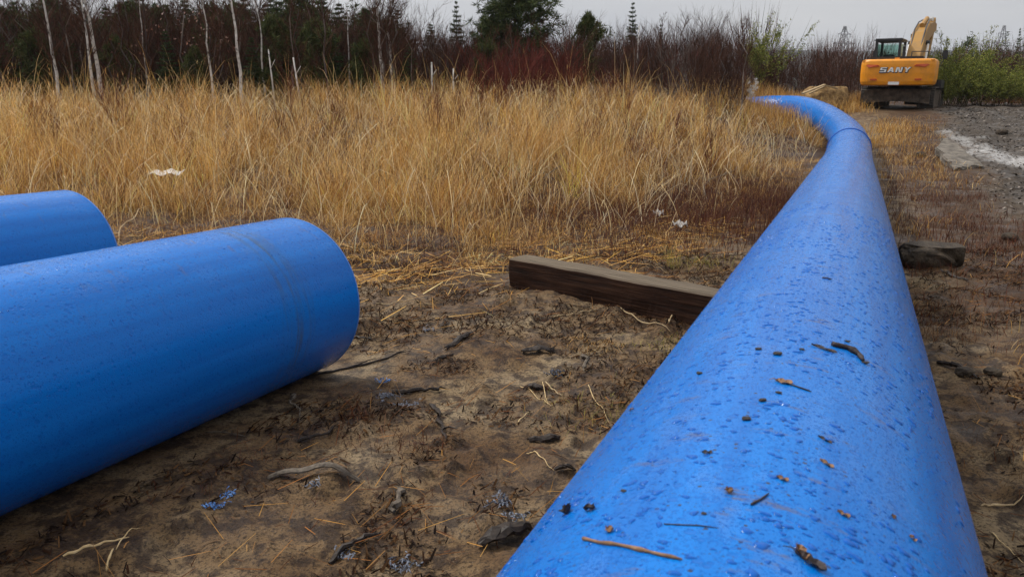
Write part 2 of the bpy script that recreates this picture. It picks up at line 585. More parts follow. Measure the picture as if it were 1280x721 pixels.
M['shaving_blue'] = simple('blue_shaving', (0.03, 0.12, 0.36), (0.16, 0.30, 0.55), 60, .4)
M['shaving_grey'] = simple('muddy_blue_shaving', (0.04, 0.042, 0.055), (0.24, 0.26, 0.31), 60, .5)
M['shaving_dark'] = simple('dark_shaving', (0.012, 0.014, 0.022), (0.06, 0.07, 0.10), 60, .4)
M['leaf_brown'] = simple('dead_leaf', (0.12, 0.06, 0.03), (0.30, 0.17, 0.09), 60, .6)
M['leaf_dark'] = simple('rotten_leaf', (0.012, 0.009, 0.011), (0.05, 0.035, 0.035), 60, .45)
M['grit'] = simple('grit', (0.01, 0.009, 0.011), (0.05, 0.04, 0.035), 90, .6)
M['rock'] = simple('mossy_rock', (0.010, 0.007, 0.005), (0.085, 0.062, 0.04), 14, .75, bstr=.8, bdist=.03)
M['slab'] = simple('stone_slab', (0.05, 0.042, 0.033), (0.21, 0.18, 0.145), 5, .7, bstr=.7, bdist=.03)
M['stone'] = simple('pale_stone', (0.22, 0.2, 0.18), (0.5, 0.47, 0.43), 9, .7)
M['scrap'] = simple('white_scrap', (0.62, 0.62, 0.6), (0.8, 0.8, 0.78), 20, .5)

def timber_material():
    m, n, l, p = mat('creosoted_timber')
    t = n.new('ShaderNodeTexCoord')
    mp_ = n.new('ShaderNodeMapping'); mp_.inputs['Scale'].default_value = (2.0, 40, 40)
    l.new(t.outputs['Object'], mp_.inputs[0])
    g = tex_noise(n, l, mp_.outputs[0], 1.0, 6, .65)
    c = ramp(n, l, g, [(0.3, (0.006, 0.003, 0.002)), (0.5, (0.026, 0.010, 0.005)), (0.75, (0.07, 0.032, 0.016))])
    # weathered grey upper face
    ge = n.new('ShaderNodeNewGeometry'); sx = n.new('ShaderNodeSeparateXYZ')
    l.new(t.outputs['Normal'], sx.inputs[0])
    upf = ramp(n, l, sx.outputs[2], [(0.5, (0, 0, 0)), (0.8, (1, 1, 1))])
    gc = ramp(n, l, g, [(0.28, (0.045, 0.032, 0.02)), (0.5, (0.115, 0.088, 0.06)), (0.75, (0.19, 0.15, 0.105))])
    c = mixc(n, l, upf, c, gc)
    l.new(c, p.inputs['Base Color'])
    p.inputs['Roughness'].default_value = 0.75
    p.inputs['Specular IOR Level'].default_value = 0.15
    l.new(bump(n, l, g, .8, .012), p.inputs['Normal'])
    return m
M['timber'] = timber_material()

# ------------------------------------------------------------------ ground sheet
rings = np.concatenate([[0.05], np.geomspace(0.35, 45, 460), np.geomspace(47, 3600, 46)])
ang = np.concatenate([np.linspace(-44, 44, 470), np.linspace(46, 314, 90)])
ang = np.radians(ang)
nr, na = len(rings), len(ang)
RR, AA = np.meshgrid(rings, ang, indexing='ij')
GX = (RR * np.sin(AA)).ravel(); GY = (RR * np.cos(AA)).ravel()
GZ = height(GX, GY)
sG = side_dist(GX, GY)
edge_px = [(-260, 330), (60, 318), (150, 312), (300, 322), (450, 342), (560, 345), (650, 330), (780, 320), (900, 285), (960, 250), (1000, 225), (1020, 200)]
edge_w = np.array([tuple(gnd(*e)) for e in edge_px])
ex_x = np.concatenate([[-40], edge_w[:, 0]]); ex_y = np.concatenate([[edge_w[0, 1]], edge_w[:, 1]])
def field_amount(x, y):
    """> 0 inside the grass field (metres behind its front edge)"""
    return y - np.interp(x, ex_x, ex_y)
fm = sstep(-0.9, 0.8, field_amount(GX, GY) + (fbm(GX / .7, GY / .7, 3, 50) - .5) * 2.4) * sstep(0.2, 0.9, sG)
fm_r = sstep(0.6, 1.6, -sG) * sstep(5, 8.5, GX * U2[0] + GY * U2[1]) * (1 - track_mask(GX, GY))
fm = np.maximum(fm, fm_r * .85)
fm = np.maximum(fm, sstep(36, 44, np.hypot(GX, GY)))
trk = track_mask(GX, GY)
wet_line = [tuple(gnd(u, v))[:2] for u, v in ((1150, 158), (1175, 170), (1205, 182), (1245, 192), (1310, 205), (1420, 225))]
wd = poly_dist(GX, GY, wet_line)
wet = (1 - sstep(0.1, 1.5, wd + (fbm(GX / .7, GY / .7, 4, 61) - .5) * 1.6)) * trk
quads = []
I = np.arange(nr * na).reshape(nr, na)
A0 = I[:-1, :]; A1 = I[1:, :]
quads = np.stack([A0, A1, np.roll(A1, -1, 1), np.roll(A0, -1, 1)], -1).reshape(-1, 4)
cen = np.array([[0, 0, float(height(np.array([0.]), np.array([0.]))[0])]])
V = np.concatenate([np.stack([GX, GY, GZ], 1), cen])
tr = np.stack([np.full(na, nr * na), I[0], np.roll(I[0], -1)], 1)
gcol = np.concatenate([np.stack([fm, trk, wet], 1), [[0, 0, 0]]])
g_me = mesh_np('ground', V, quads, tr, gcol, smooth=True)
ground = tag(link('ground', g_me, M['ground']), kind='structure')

# far ridge
def ridge():
    m_ = simple('far_forest', (0.010, 0.016, 0.012), (0.035, 0.045, 0.03), 0.02, .9, bstr=.0)
    th = np.radians(np.linspace(-80, 80, 320))
    rows = []
    for k, (rad, hm) in enumerate(((1500, 0), (1750, .55), (2100, 1.0), (2500, .8))):
        hh = 1 + hm * (62 + 52 * fbm(th * 5 + 3, th * 0 + .5, 4, 8) + 6 * fbm(th * 160, th * 0, 2, 4))
        rows.append(np.stack([rad * np.sin(th), rad * np.cos(th), hh], 1))
    V = np.concatenate(rows)
    n = len(th)
    I = np.arange(4 * n).reshape(4, n)
    q = np.stack([I[:-1, :-1], I[:-1, 1:], I[1:, 1:], I[1:, :-1]], -1).reshape(-1, 4)
    return tag(link('hills', mesh_np('hills', V, q, smooth=True), m_), kind='structure')
ridge()

# ------------------------------------------------------------------ pipes
def tube_rings(path, r, sides=96):
    P = np.array([tuple(p) for p in path])
    T = np.gradient(P, axis=0)
    T /= np.linalg.norm(T, axis=1)[:, None]
    e1 = np.cross(T, np.array([0, 0, 1.0])); e1 /= np.linalg.norm(e1, axis=1)[:, None]
    e2 = np.cross(e1, T)
    s = np.concatenate([[0], np.cumsum(np.linalg.norm(np.diff(P, axis=0), axis=1))])
    # first and last column share a place, so that the u coordinate can run round
    a = np.linspace(-math.pi / 2, 1.5 * math.pi, sides + 1)
    V = P[:, None] + r * (np.cos(a)[None, :, None] * e1[:, None] + np.sin(a)[None, :, None] * e2[:, None])
    uv = np.stack([np.broadcast_to(a * PR, (len(P), sides + 1)), np.broadcast_to(s[:, None], (len(P), sides + 1))], -1)
    n = sides + 1
    I = np.arange(len(P) * n).reshape(len(P), n)
    q = np.stack([I[:-1, :-1], I[:-1, 1:], I[1:, 1:], I[1:, :-1]], -1).reshape(-1, 4)
    return V.reshape(-1, 3), uv.reshape(-1, 2), q

def pipe_wall(path, parent, m='pipe'):
    V, uv, q = tube_rings(path, PR)
    link('pipe_wall', mesh_np('pipe_wall', V, q, uv=uv, smooth=True), M[m], parent)
    # bore and cut rim
    V2, uv2, q2 = tube_rings(path, PR - 0.055, 64)
    link('bore', mesh_np('bore', V2, q2[:, ::-1], uv=uv2, smooth=True), M['bead'], parent)
    for end in (0, -1):
        p = Vector(path[end]); t = (Vector(path[1]) - Vector(path[0])) if end == 0 else (Vector(path[-1]) - Vector(path[-2]))
        t.normalize()
        if end == 0: t = -t
        e1 = t.cross(Vector((0, 0, 1))).normalized(); e2 = e1.cross(t)
        vs = []; prof = ((PR + 0.0012, -0.012), (PR + .0015, -.002), (PR - .006, .004), (PR - .05, .004), (PR - 0.056, -.01))
        for r_, o_ in prof:
            for k in range(96):
                a = 2 * math.pi * k / 96
                vs.append(p + t * o_ + (e1 * math.cos(a) + e2 * math.sin(a)) * r_)
        fs = [(i * 96 + k, i * 96 + (k + 1) % 96, (i + 1) * 96 + (k + 1) % 96, (i + 1) * 96 + k) for i in range(len(prof) - 1) for k in range(96)]
        MB().add(vs, fs).build('cut_rim', M['rim'], parent, smooth=True)

def drops(path_pts, n, u0, u1, parent, rmin=.002, rmax=.011):
    """water drops sitting on the upper side of a straight pipe stretch a..b"""
    a, b = path_pts
    t = (b - a).normalized(); L = (b - a).length
    e1 = t.cross(Vector((0, 0, 1))).normalized(); e2 = e1.cross(t)
    Vs, Qs, Ts = [], [], []
    base = 0
    cnt = 0
    while cnt < n:
        s = random.random() ** 1.4 * L
        an = R(90) + random.uniform(u0, u1)
        if random.random() > sstep(.34, .62, fbm(np.array([s * 3.2]), np.array([an * 2.2 + 5]), 3, 71))[0] + .06: continue
        cnt += 1
        r = rmin + (rmax - rmin) * random.random() ** 6
        nrm = e1 * math.cos(an) + e2 * math.sin(an)
        tan = t.cross(nrm)
        c = a + t * s + nrm * PR
        sx, sy = random.uniform(.75, 1.7), random.uniform(.75, 1.3)
        k = 9
        ph = random.random() * 6
        for lv, (rr, hh) in enumerate(((1.0, -.02), (.86, .2), (.5, .34))):
            for j in range(k):
                q = 2 * math.pi * j / k
                wv = 1 + .22 * math.sin(2 * q + ph) + .18 * math.sin(3 * q + 2 * ph)
                Vs.append(c + (tan * math.cos(q) * sx + t * math.sin(q) * sy) * r * rr * wv + nrm * r * hh)
        Vs.append(c + nrm * r * .38)
        for lv in range(2):
            for j in range(k):
                Qs.append((base + lv * k + j, base + lv * k + (j + 1) % k, base + (lv + 1) * k + (j + 1) % k, base + (lv + 1) * k + j))
        for j in range(k):
            Ts.append((base + 2 * k + j, base + 2 * k + (j + 1) % k, base + 3 * k))
        base += 3 * k + 1
    o = link('rain_water', mesh_np('rain_water', np.array([tuple(v) for v in Vs]), Qs, Ts, smooth=True), M['drop'], parent)
    tag(o, kind='stuff')

lpipe = empty('plastic_pipe', tuple(LC - Vector((0, 0, PR))), 0, 'long wet blue plastic pipe that bends away towards the excavator', 'pipe', 'blue plastic water pipes on the mud')
def rel(path, root): return [Vector(p) - Vector(root.location) for p in path]
pipe_wall(rel(long_path, lpipe), lpipe)
ji = int(np.argmin(np.abs(lp[:, 1] - 20.0) + (lp[:, 1] < 0) * 99))
for dz in (-.018, .018):
    c = long_path[ji]; t = (long_path[ji + 1] - long_path[ji - 1]).normalized()
    e1 = t.cross(Vector((0, 0, 1))).normalized(); e2 = e1.cross(t)
    ring = [c + t * dz + (e1 * math.cos(2 * math.pi * k / 64) + e2 * math.sin(2 * math.pi * k / 64)) * (PR + .006) for k in range(65)]
    MB().tube(rel(ring, lpipe), .016, 6, False).build('weld_bead', M['bead'], lpipe, smooth=True)
drops((LC + LD * .7 - lpipe.location, LC + LD * 6 - lpipe.location), 9000, -0.95, 0.95, lpipe, .0010, .0085)

fp = empty('plastic_pipe', tuple(SC - Vector((0, 0, PR))), 0, 'thick blue cut pipe with a scuffed wet end lying in front of another', 'pipe', 'blue plastic water pipes on the mud')
npt = 60
pipe_wall(rel([front_a.lerp(front_b, i / npt) for i in range(npt + 1)], fp), fp, 'pipe_scuffed')
drops((SC - SD * .5 - fp.location, front_b - fp.location), 2600, -1.5, 0.7, fp, .0014, .0045)
rp = empty('plastic_pipe', tuple(SC + rear_shift - Vector((0, 0, PR))), 0, 'blue cut pipe half hidden behind the thick scuffed one at the grass edge', 'pipe', 'blue plastic water pipes on the mud')
pipe_wall(rel([rear_a.lerp(rear_b, i / npt) for i in range(npt + 1)], rp), rp)

# ------------------------------------------------------------------ grass
GOLD = np.array([(.62, .40, .13), (.72, .52, .22), (.52, .30, .08), (.66, .42, .10), (.40, .22, .06), (.78, .60, .32), (.30, .15, .05), (.56, .34, .12)])
GOLD = GOLD * np.array([1.0, .90, .78])
BROWN = np.array([(.17, .065, .018), (.10, .034, .011), (.24, .10, .03), (.06, .02, .008), (.30, .15, .05), (.04, .014, .006)])
RED = np.array([(.085, .022, .010), (.055, .014, .007), (.12, .036, .016), (.17, .07, .026), (.04, .014, .009)])
OLIVE = np.array([(.30, .26, .05), (.40, .33, .07), (.22, .2, .05), (.5, .38, .1)])

def blades(P, H, W, lean, colr, seg=3, curl=1.0):
    """one bent blade per point: P (n,3), H heights, W widths, lean (n,2) horizontal drift of the tip"""
    n = len(P)
    az = rng.uniform(0, 2 * math.pi, n)
    wx = np.cos(az); wy = np.sin(az)
    vs = []
    for k in range(seg):
        t = k / seg
        wk = W * (1 - .45 * t) / 2
        cx = P[:, 0] + lean[:, 0] * t ** (1 + curl); cy = P[:, 1] + lean[:, 1] * t ** (1 + curl); cz = P[:, 2] + H * t
        vs.append(np.stack([cx - wx * wk, cy - wy * wk, cz], 1)); vs.append(np.stack([cx + wx * wk, cy + wy * wk, cz], 1))
    drop = .25 * np.hypot(lean[:, 0], lean[:, 1]) * (curl > .5)
    vs.append(np.stack([P[:, 0] + lean[:, 0], P[:, 1] + lean[:, 1], P[:, 2] + H - drop], 1))
    m = 2 * seg + 1
    V = np.stack(vs, 1).reshape(-1, 3)
    b = np.arange(n)[:, None] * m
    Q = np.concatenate([b + np.array([2 * k, 2 * k + 1, 2 * k + 3, 2 * k + 2]) for k in range(seg - 1)], 0)
    T = b + np.array([2 * seg - 2, 2 * seg - 1, 2 * seg])
    C = np.repeat(colr, m, axis=0)
    return V, Q, T, C

def join(parts):
    V, Q, T, C, o = [], [], [], [], 0
    for v, q, t, c in parts:
        V.append(v); Q.append(q + o); T.append(t + o); C.append(c); o += len(v)
    return np.concatenate(V), np.concatenate(Q), np.concatenate(T), np.concatenate(C)

def pick(pal, n, jit=.18):
    c = pal[rng.integers(0, len(pal), n)]
    return np.clip(c * (1 + rng.normal(0, jit, (n, 1))), .004, .9)

def clear_of_pipes(x, y, m=.5):
    d, _ = pipe_dist(x, y)
    ok = d > m
    for a, b in ((front_a, front_b), (rear_a, rear_b)):
        ok &= seg_dist(x, y, a, b) > m
    return ok

def scatter(n, x0, x1, y0, y1):
    return rng.uniform(x0, x1, n), rng.uniform(y0, y1, n)

def in_view(x, y, pad=3.0):
    return np.abs(x) < 0.66 * y + pad

def field_grass():
    parts = []
    # tussock centres
    for (n, y0, y1, per, wid, hm) in ((2600, 7.2, 13, 38, .0045, .66), (2500, 12, 19, 32, .0065, .80), (2300, 18, 30, 26, .010, .86)):
        x, y = scatter(n * 4, -22, 16, y0, y1)
        fa = field_amount(x, y); s = side_dist(x, y)
        nzv = fbm(x / 1.7, y / 1.7, 3, 90)
        gap = fbm(x / .55, y / .55, 2, 92)
        dens = sstep(-.2, 4.2, fa + (nzv - .5) * 5.0) * sstep(.7, 1.3, s) * (.06 + .94 * sstep(.40, .56, gap))
        # low, dark, sparse patch towards the bend of the pipe
        patch = np.exp(-(((x - 2.2) / 2.9) ** 2 + ((y - 12.0) / 2.5) ** 2)) + np.exp(-(((x - 4.7) / 1.9) ** 2 + ((y - 14.3) / 3.0) ** 2))
        dens *= 1 - .86 * np.clip(patch * 1.3, 0, 1)
        keep = (rng.random(len(x)) < dens) & in_view(x, y) & clear_of_pipes(x, y, .62) & (y < 27.2 + 2.2 * (nzv - .3))
        x, y, fa, nzv = x[keep][:n], y[keep][:n], fa[keep][:n], nzv[keep][:n]
        m = len(x)
        hh = hm * rng.uniform(.35, 1.35, m) * (.26 + .74 * sstep(0, 6.5, fa)) * (.15 + 1.6 * nzv)
        cp = rng.random(m)
        X = np.repeat(x, per) + rng.normal(0, .085, m * per); Y = np.repeat(y, per) + rng.normal(0, .085, m * per)
        ok = clear_of_pipes(X, Y, .53)
        H = np.repeat(hh, per) * rng.uniform(.35, 1.15, m * per)
        flat_ = np.repeat(np.where(rng.random(m) < .22, 1.0, 0.0), per); fl_a = np.repeat(rng.normal(0, 1, (m, 2)), per, 0)
        H = H * (1 - .45 * flat_)
        L = np.stack([(X - np.repeat(x, per)) * 2.4, (Y - np.repeat(y, per)) * 2.4], 1) + rng.normal(0, .22, (m * per, 2)) * H[:, None] * 1.5 + np.array([.05, -.03]) + fl_a * flat_[:, None] * H[:, None] * .8
        tc_ = GOLD[rng.integers(0, len(GOLD), m)] * np.exp(rng.normal(-.05, .38, (m, 1)))
        base = np.clip(np.repeat(tc_, per, 0) * (1 + rng.normal(0, .2, (m * per, 1))), .005, .85)
        base = np.where((rng.random(m * per) < .35)[:, None], pick(GOLD, m * per), base)
        br = pick(BROWN, m * per)
        mixv = np.repeat(np.clip(.30 - (nzv - .5) * 2.0 + .38 * (1 - sstep(1.0, 5.5, fa)) + rng.normal(0, .25, m), 0.03, .95), per)
        c = np.where((rng.random(m * per) < mixv)[:, None], br, base)
        Z = height(X, Y, False) - .03
        P = np.stack([X, Y, Z], 1)[ok]
        parts.append(blades(P, H[ok], rng.uniform(.6, 1.3, ok.sum()) * wid, L[ok], c[ok]))
        # tall flowering stalks with a feathery head
        k = m * 2
        idx = rng.integers(0, m, k)
        idx = idx[rng.random(k) < (.75 if y0 < 17 else .35)]; k = len(idx)
        X = x[idx] + rng.normal(0, .15, k); Y = y[idx] + rng.normal(0, .15, k)
        ok = clear_of_pipes(X, Y, .56)
        X, Y = X[ok], Y[ok]; k = len(X)
        H = hh[idx][ok] * rng.uniform(1.15, 1.75, k)
        L = rng.normal(0, .26, (k, 2)) * H[:, None] + np.array([.05, -.02])
        P = np.stack([X, Y, height(X, Y, False) - .03], 1)
        c = pick(GOLD[[1, 5, 0, 1]], k)
        parts.append(blades(P, H, np.full(k, wid * .95), L, c, 4, .8))
        if y0 >= 17: continue
        top = P + np.stack([L[:, 0] * .9, L[:, 1] * .9, H * .9], 1)
        for j in range(2):
            hl = rng.uniform(.05, .12, k)
            parts.append(blades(top + np.stack([L[:, 0] * .02 * j, L[:, 1] * .02 * j, -.03 * j * np.ones(k)], 1), hl, np.full(k, wid * 1.2), rng.normal(0, .03, (k, 2)) + L * .12, pick(GOLD[[1, 5, 7]], k), 2))
    # long bent straws crossing the rest
    x, y = scatter(17000, -16, 11, 7.5, 26)
    fa = field_amount(x, y)
    keep = (rng.random(len(x)) < sstep(-.4, 2, fa) * .45) & in_view(x, y) & clear_of_pipes(x, y, .8) & (side_dist(x, y) > .9)
    x, y = x[keep], y[keep]; k = len(x)
    H = rng.uniform(.45, 1.25, k) * (.5 + .5 * sstep(0, 5, fa[keep]))
    P = np.stack([x, y, height(x, y, False) - .02], 1)
    parts.append(blades(P, H, rng.uniform(.005, .010, k) * (.6 + y / 22), rng.normal(0, .55, (k, 2)) * H[:, None], pick(np.array([(.75, .58, .32), (.66, .48, .24), (.55, .42, .27), (.8, .66, .42)]), k), 5, .9))
    V, Q, T, C = join(parts)
    return tag(link('grass', mesh_np('grass', V, Q, T, C), M['blade']), kind='stuff')
field_grass()

def low_growth():
    """short dry grass, sedge and red-brown dwarf shrubs along the edges of the field and right of the pipe"""
    parts = []
    def put(x, y, h, w_, pal, lean=.5, seg=2, off=-.015):
        k = len(x)
        H = h * rng.uniform(.4, 1.2, k)
        parts.append(blades(np.stack([x, y, height(x, y) + off], 1), H, w_ * rng.uniform(.6, 1.3, k), rng.normal(0, lean, (k, 2)) * H[:, None], pick(pal, k), seg))
    # field floor: everywhere behind the edge, short and matted
    x, y = scatter(260000, -16, 13, 6.0, 22)
    fa = field_amount(x, y); s = side_dist(x, y)
    nzv = fbm(x / .8, y / .8, 3, 91)
    dens = sstep(-1.1, .8, fa + (nzv - .5) * 3.2) * (1 - .85 * sstep(3, 8, fa)) * sstep(.55, .8, s)
    keep = (rng.random(len(x)) < dens * .8) & in_view(x, y, 1) & clear_of_pipes(x, y, .53)
    x, y, nzv = x[keep], y[keep], nzv[keep]
    g = nzv + rng.normal(0, .12, len(x)) > .57
    put(x[g], y[g], .15, .005, GOLD, .9, 3)
    put(x[~g], y[~g], .10, .005, BROWN, 1.0, 3)
    # dark dwarf shrubs in the open patches
    x, y = scatter(150000, -4, 9, 8.5, 19)
    patch = np.exp(-(((x - 2.2) / 2.9) ** 2 + ((y - 12.0) / 2.5) ** 2)) + np.exp(-(((x - 4.7) / 1.9) ** 2 + ((y - 14.3) / 3.0) ** 2))
    keep = (rng.random(len(x)) < patch * .5) & (side_dist(x, y) > .6)
    put(x[keep], y[keep], .30, .006, RED, .35, 2)
    # right side of the pipe
    x, y = scatter(230000, 2, 16, 4.5, 30)
    s = -side_dist(x, y); t = x * U2[0] + y * U2[1]
    nzv = fbm(x / .9, y / .9, 3, 95)
    tk = track_mask(x, y)
    dens = sstep(.5, .75, s) * (1 - sstep(1.7, 2.9, s + (nzv - .5) * 2)) * sstep(6.2, 9.5, t + (nzv - .5) * 5) * (1 - tk * .93) * (.15 + .6 * sstep(.4, .6, fbm(x / .5, y / .5, 3, 97)))
    keep = (rng.random(len(x)) < dens) & in_view(x, y, 1) & clear_of_pipes(x, y, .53)
    x, y, t, nzv, s = x[keep], y[keep], t[keep], nzv[keep], s[keep]
    gold = (sstep(17, 21, t) * .32 + (nzv - .5) * .7 - .02) > rng.random(len(x))
    put(x[gold], y[gold], .24, .007, GOLD, .55, 3)
    put(x[~gold], y[~gold], .17, .006, RED, .5, 2)
    # tufts beside the far end of the pipe and by the machine
    for (u, v, n, h, sp, pal) in ((1076, 133, 900, .75, .55, GOLD), (1062, 140, 400, .5, .4, GOLD), (1268, 129, 900, .35, .8, BROWN), (1092, 180, 500, .35, .5, GOLD), (1110, 165, 400, .4, .5, GOLD),
                                  (1035, 118, 900, .5, 1.0, GOLD), (1000, 112, 900, .6, 1.2, GOLD), (940, 125, 1500, .8, 1.2, GOLD), (985, 135, 1500, .75, .9, GOLD), (1012, 150, 700, .6, .5, GOLD), (960, 150, 1200, .8, .9, GOLD)):
        c = gnd(u, v)
        x = c.x + rng.normal(0, sp, n); y = c.y + rng.normal(0, sp, n)
        ok = clear_of_pipes(x, y, .55)
        put(x[ok], y[ok], h, .012, pal, .3, 3)
    # straggling sprigs on the bare mud
    for (u, v, n, h, sp, pal) in ((455, 525, 60, .20, .06, RED), (520, 562, 80, .12, .08, RED), (468, 545, 60, .09, .12, RED), (600, 470, 120, .06, .2, BROWN), (840, 432, 260, .07, .16, OLIVE), (745, 432, 260, .06, .13, GOLD),
                                  (690, 520, 160, .07, .2, BROWN), (830, 470, 260, .08, .25, BROWN), (760, 520, 160, .08, .2, OLIVE), (300, 600, 160, .06, .2, RED), (880, 330, 160, .14, .15, OLIVE), (1165, 420, 160, .14, .12, BROWN),
                                  (1190, 380, 220, .12, .3, BROWN), (1240, 430, 220, .1, .3, RED), (1255, 560, 160, .07, .25, BROWN), (560, 600, 120, .05, .2, RED), (380, 560, 160, .06, .25, RED), (840, 335, 60, .3, .05, OLIVE)):
        c = gnd(u, v)
        x = c.x + rng.normal(0, sp, n); y = c.y + rng.normal(0, sp, n)
        ok = clear_of_pipes(x, y, .5)
        put(x[ok], y[ok], h, .0028, pal, .6, 3)
    V, Q, T, C = join(parts)
    return tag(link('undergrowth', mesh_np('undergrowth', V, Q, T, C), M['blade']), kind='stuff')
low_growth()

def litter():
    """crumbs, needles and bits of straw lying on the ground"""
    Vs, Qs, Cs, o = [], [], [], 0
    def lay(x, y, L, W, col, lift=.004, tilt=.25):
        nonlocal o
        n = len(x)
        a = rng.uniform(0, 2 * math.pi, n)
        dx, dy = np.cos(a) * L / 2, np.sin(a) * L / 2
        px_, py_ = -np.sin(a) * W / 2, np.cos(a) * W / 2
        z0 = height(x - dx, y - dy) + lift; z1 = height(x + dx, y + dy) + lift + np.abs(rng.normal(0, tilt, n)) * L
        zm = np.maximum((z0 + z1) / 2, height(x, y) + lift)
        r = W * .35
        V = np.stack([np.stack([x - dx - px_, y - dy - py_, z0], 1), np.stack([x - dx + px_, y - dy + py_, z0 + r], 1),
                      np.stack([x + px_, y + py_, zm + r * 1.5], 1), np.stack([x - px_, y - py_, zm], 1),
                      np.stack([x + dx + px_ * .6, y + dy + py_ * .6, z1 + r], 1), np.stack([x + dx - px_ * .6, y + dy - py_ * .6, z1], 1)], 1).reshape(-1, 3)
        b = np.arange(n)[:, None] * 6 + o
        Vs.append(V); Qs.append(np.concatenate([b + np.array([0, 1, 2, 3]), b + np.array([3, 2, 4, 5])])); Cs.append(np.repeat(col, 6, 0)); o += 6 * n
    DARK = np.array([(.014, .007, .004), (.028, .012, .006), (.05, .024, .010), (.010, .006, .004), (.09, .045, .018)])
    x, y = scatter(150000, -4.5, 6.5, 1.9, 9.5)
    nzv = fbm(x / .45, y / .45, 4, 101)
    keep = (rng.random(len(x)) < sstep(.36, .62, nzv)) & in_view(x, y, .4) & clear_of_pipes(x, y, .44)
    x, y = x[keep], y[keep]
    lay(x, y, rng.uniform(.008, .05, len(x)) ** 1.0, rng.uniform(.003, .010, len(x)), pick(DARK, len(x)), .004, .35)
    x, y = scatter(9000, -4.5, 6.5, 1.9, 9.5)
    nzv = fbm(x / .6, y / .6, 4, 102)
    keep = (rng.random(len(x)) < sstep(.38, .6, nzv)) & in_view(x, y, .4) & clear_of_pipes(x, y, .46)
    x, y = x[keep], y[keep]
    lay(x, y, rng.uniform(.03, .16, len(x)), rng.uniform(.0015, .0035, len(x)), pick(BROWN, len(x)), .006)
    # pale straws at the field edge
    x, y = scatter(15000, -7, 7, 5.5, 12)
    fa = field_amount(x, y)
    keep = (rng.random(len(x)) < np.exp(-((fa - .2) / 1.1) ** 2)) & in_view(x, y, .4) & clear_of_pipes(x, y, .5)
    x, y = x[keep], y[keep]
    lay(x, y, rng.uniform(.08, .45, len(x)), rng.uniform(.003, .006, len(x)), pick(np.concatenate([GOLD, BROWN]), len(x)), .012, .12)
    x, y = scatter(1300, -4, 6, 2.2, 9)
    keep = in_view(x, y, .3) & clear_of_pipes(x, y, .5) & (fbm(x / .8, y / .8, 3, 103) > .5)
    x, y = x[keep], y[keep]
    lay(x, y, rng.uniform(.05, .22, len(x)), rng.uniform(.0014, .0026, len(x)), pick(GOLD[[2, 4, 7, 4, 6]], len(x)), .008, .2)
    # gravel flakes on the track
    x, y = scatter(16000, 3, 20, 8, 34)
    keep = (rng.random(len(x)) < track_mask(x, y)) & in_view(x, y, 1)
    x, y = x[keep], y[keep]
    STONE = np.array([(.07, .055, .042), (.11, .09, .072), (.20, .17, .145), (.04, .03, .022)])
    lay(x, y, rng.uniform(.02, .09, len(x)), rng.uniform(.02, .05, len(x)), pick(STONE, len(x)), .01, .2)
    V = np.concatenate(Vs); Q = np.concatenate(Qs); C = np.concatenate(Cs)
    return tag(link('litter', mesh_np('litter', V, Q, None, C), M['twig']), kind='stuff')
litter()

# ------------------------------------------------------------------ timber, rocks, slab
def timber():
    a = gnd(637, 357); b = gnd(868, 406)
    d = Vector((b.x - a.x, b.y - a.y, 0)); d.normalize()
    L = Vector((b.x - a.x, b.y - a.y, 0)).length
    while L < 4 and min(pipe_dist(np.array([a.x + d.x * (L + .02) - d.y * q]), np.array([a.y + d.y * (L + .02) + d.x * q]))[0][0] for q in (0, .26)) > .485: L += .02
    h, wd_ = .275, .26
    o = empty('timber_beam', (a.x, a.y, a.z - .02), math.atan2(d.y, d.x), 'heavy dark squared timber with weathered grey top resting against the long pipe', 'timber')
    m = MB()
    nx = 40
    vs = []
    prof = [(0, 0), (0, h * .5), (.004, h - .012), (.016, h), (wd_ * .5, h + .002), (wd_ - .014, h), (wd_, h - .014), (wd_, h * .5), (wd_, 0)]
    for i in range(nx + 1):
        x = L * i / nx
        for (yy, zz) in prof:
            j = (fbm(np.array([x * 3.0]), np.array([yy * 9 + zz * 5]), 3, 7)[0] - .5) * .03
            vs.append((x + (j if i in (0, nx) else 0), yy + j, zz + j * .7 + .04 * x / L * 0))
    k = len(prof)
    fs = [(i * k + j, (i + 1) * k + j, (i + 1) * k + (j + 1) % k, i * k + (j + 1) % k) for i in range(nx) for j in range(k)]
    fs += [tuple(range(k)), tuple(nx * k + j for j in range(k - 1, -1, -1))]
    m.add(vs, fs).build('beam', M['timber'], o, smooth=False)
    return o
timber()

def lump(name, mat_, c, size, seed, flat=1.0, sub=3, rz=0.0, noise=.35, label=None, cat=None, group=None, cut=None):
    bm = bmesh.new()
    bmesh.ops.create_icosphere(bm, subdivisions=sub, radius=1)
    rs = np.array([tuple(v.co) for v in bm.verts])
    n1 = fbm(rs[:, 0] * 1.4 + seed * 3.1 + rs[:, 2], rs[:, 1] * 1.4 - seed + rs[:, 2] * .7, 4, seed) - .5
    for v, k in zip(bm.verts, n1):
        f = 1 + noise * 2 * k
        q = v.co * f
        # planar facets
        q.x = math.copysign(min(abs(q.x), .86), q.x); q.z = min(q.z, cut if cut else .8)
        v.co = Vector((q.x * size[0], q.y * size[1], q.z * size[2]))
    me = bpy.data.meshes.new(name)
    bm.to_mesh(me); bm.free()
    o = link(name, me, mat_)
    o.location = c
    o.rotation_euler = (0, 0, rz)
    return tag(o, label, cat, group)

c = gnd(1168, 335)
lump('rock', M['rock'], (c.x + .05, c.y + .20, c.z + .08), (.36, .24, .19), 3, rz=R(-8), noise=.4, sub=4, label='dark lumpy rock with a flat top tucked against the long blue pipe', cat='rock', cut=.62)

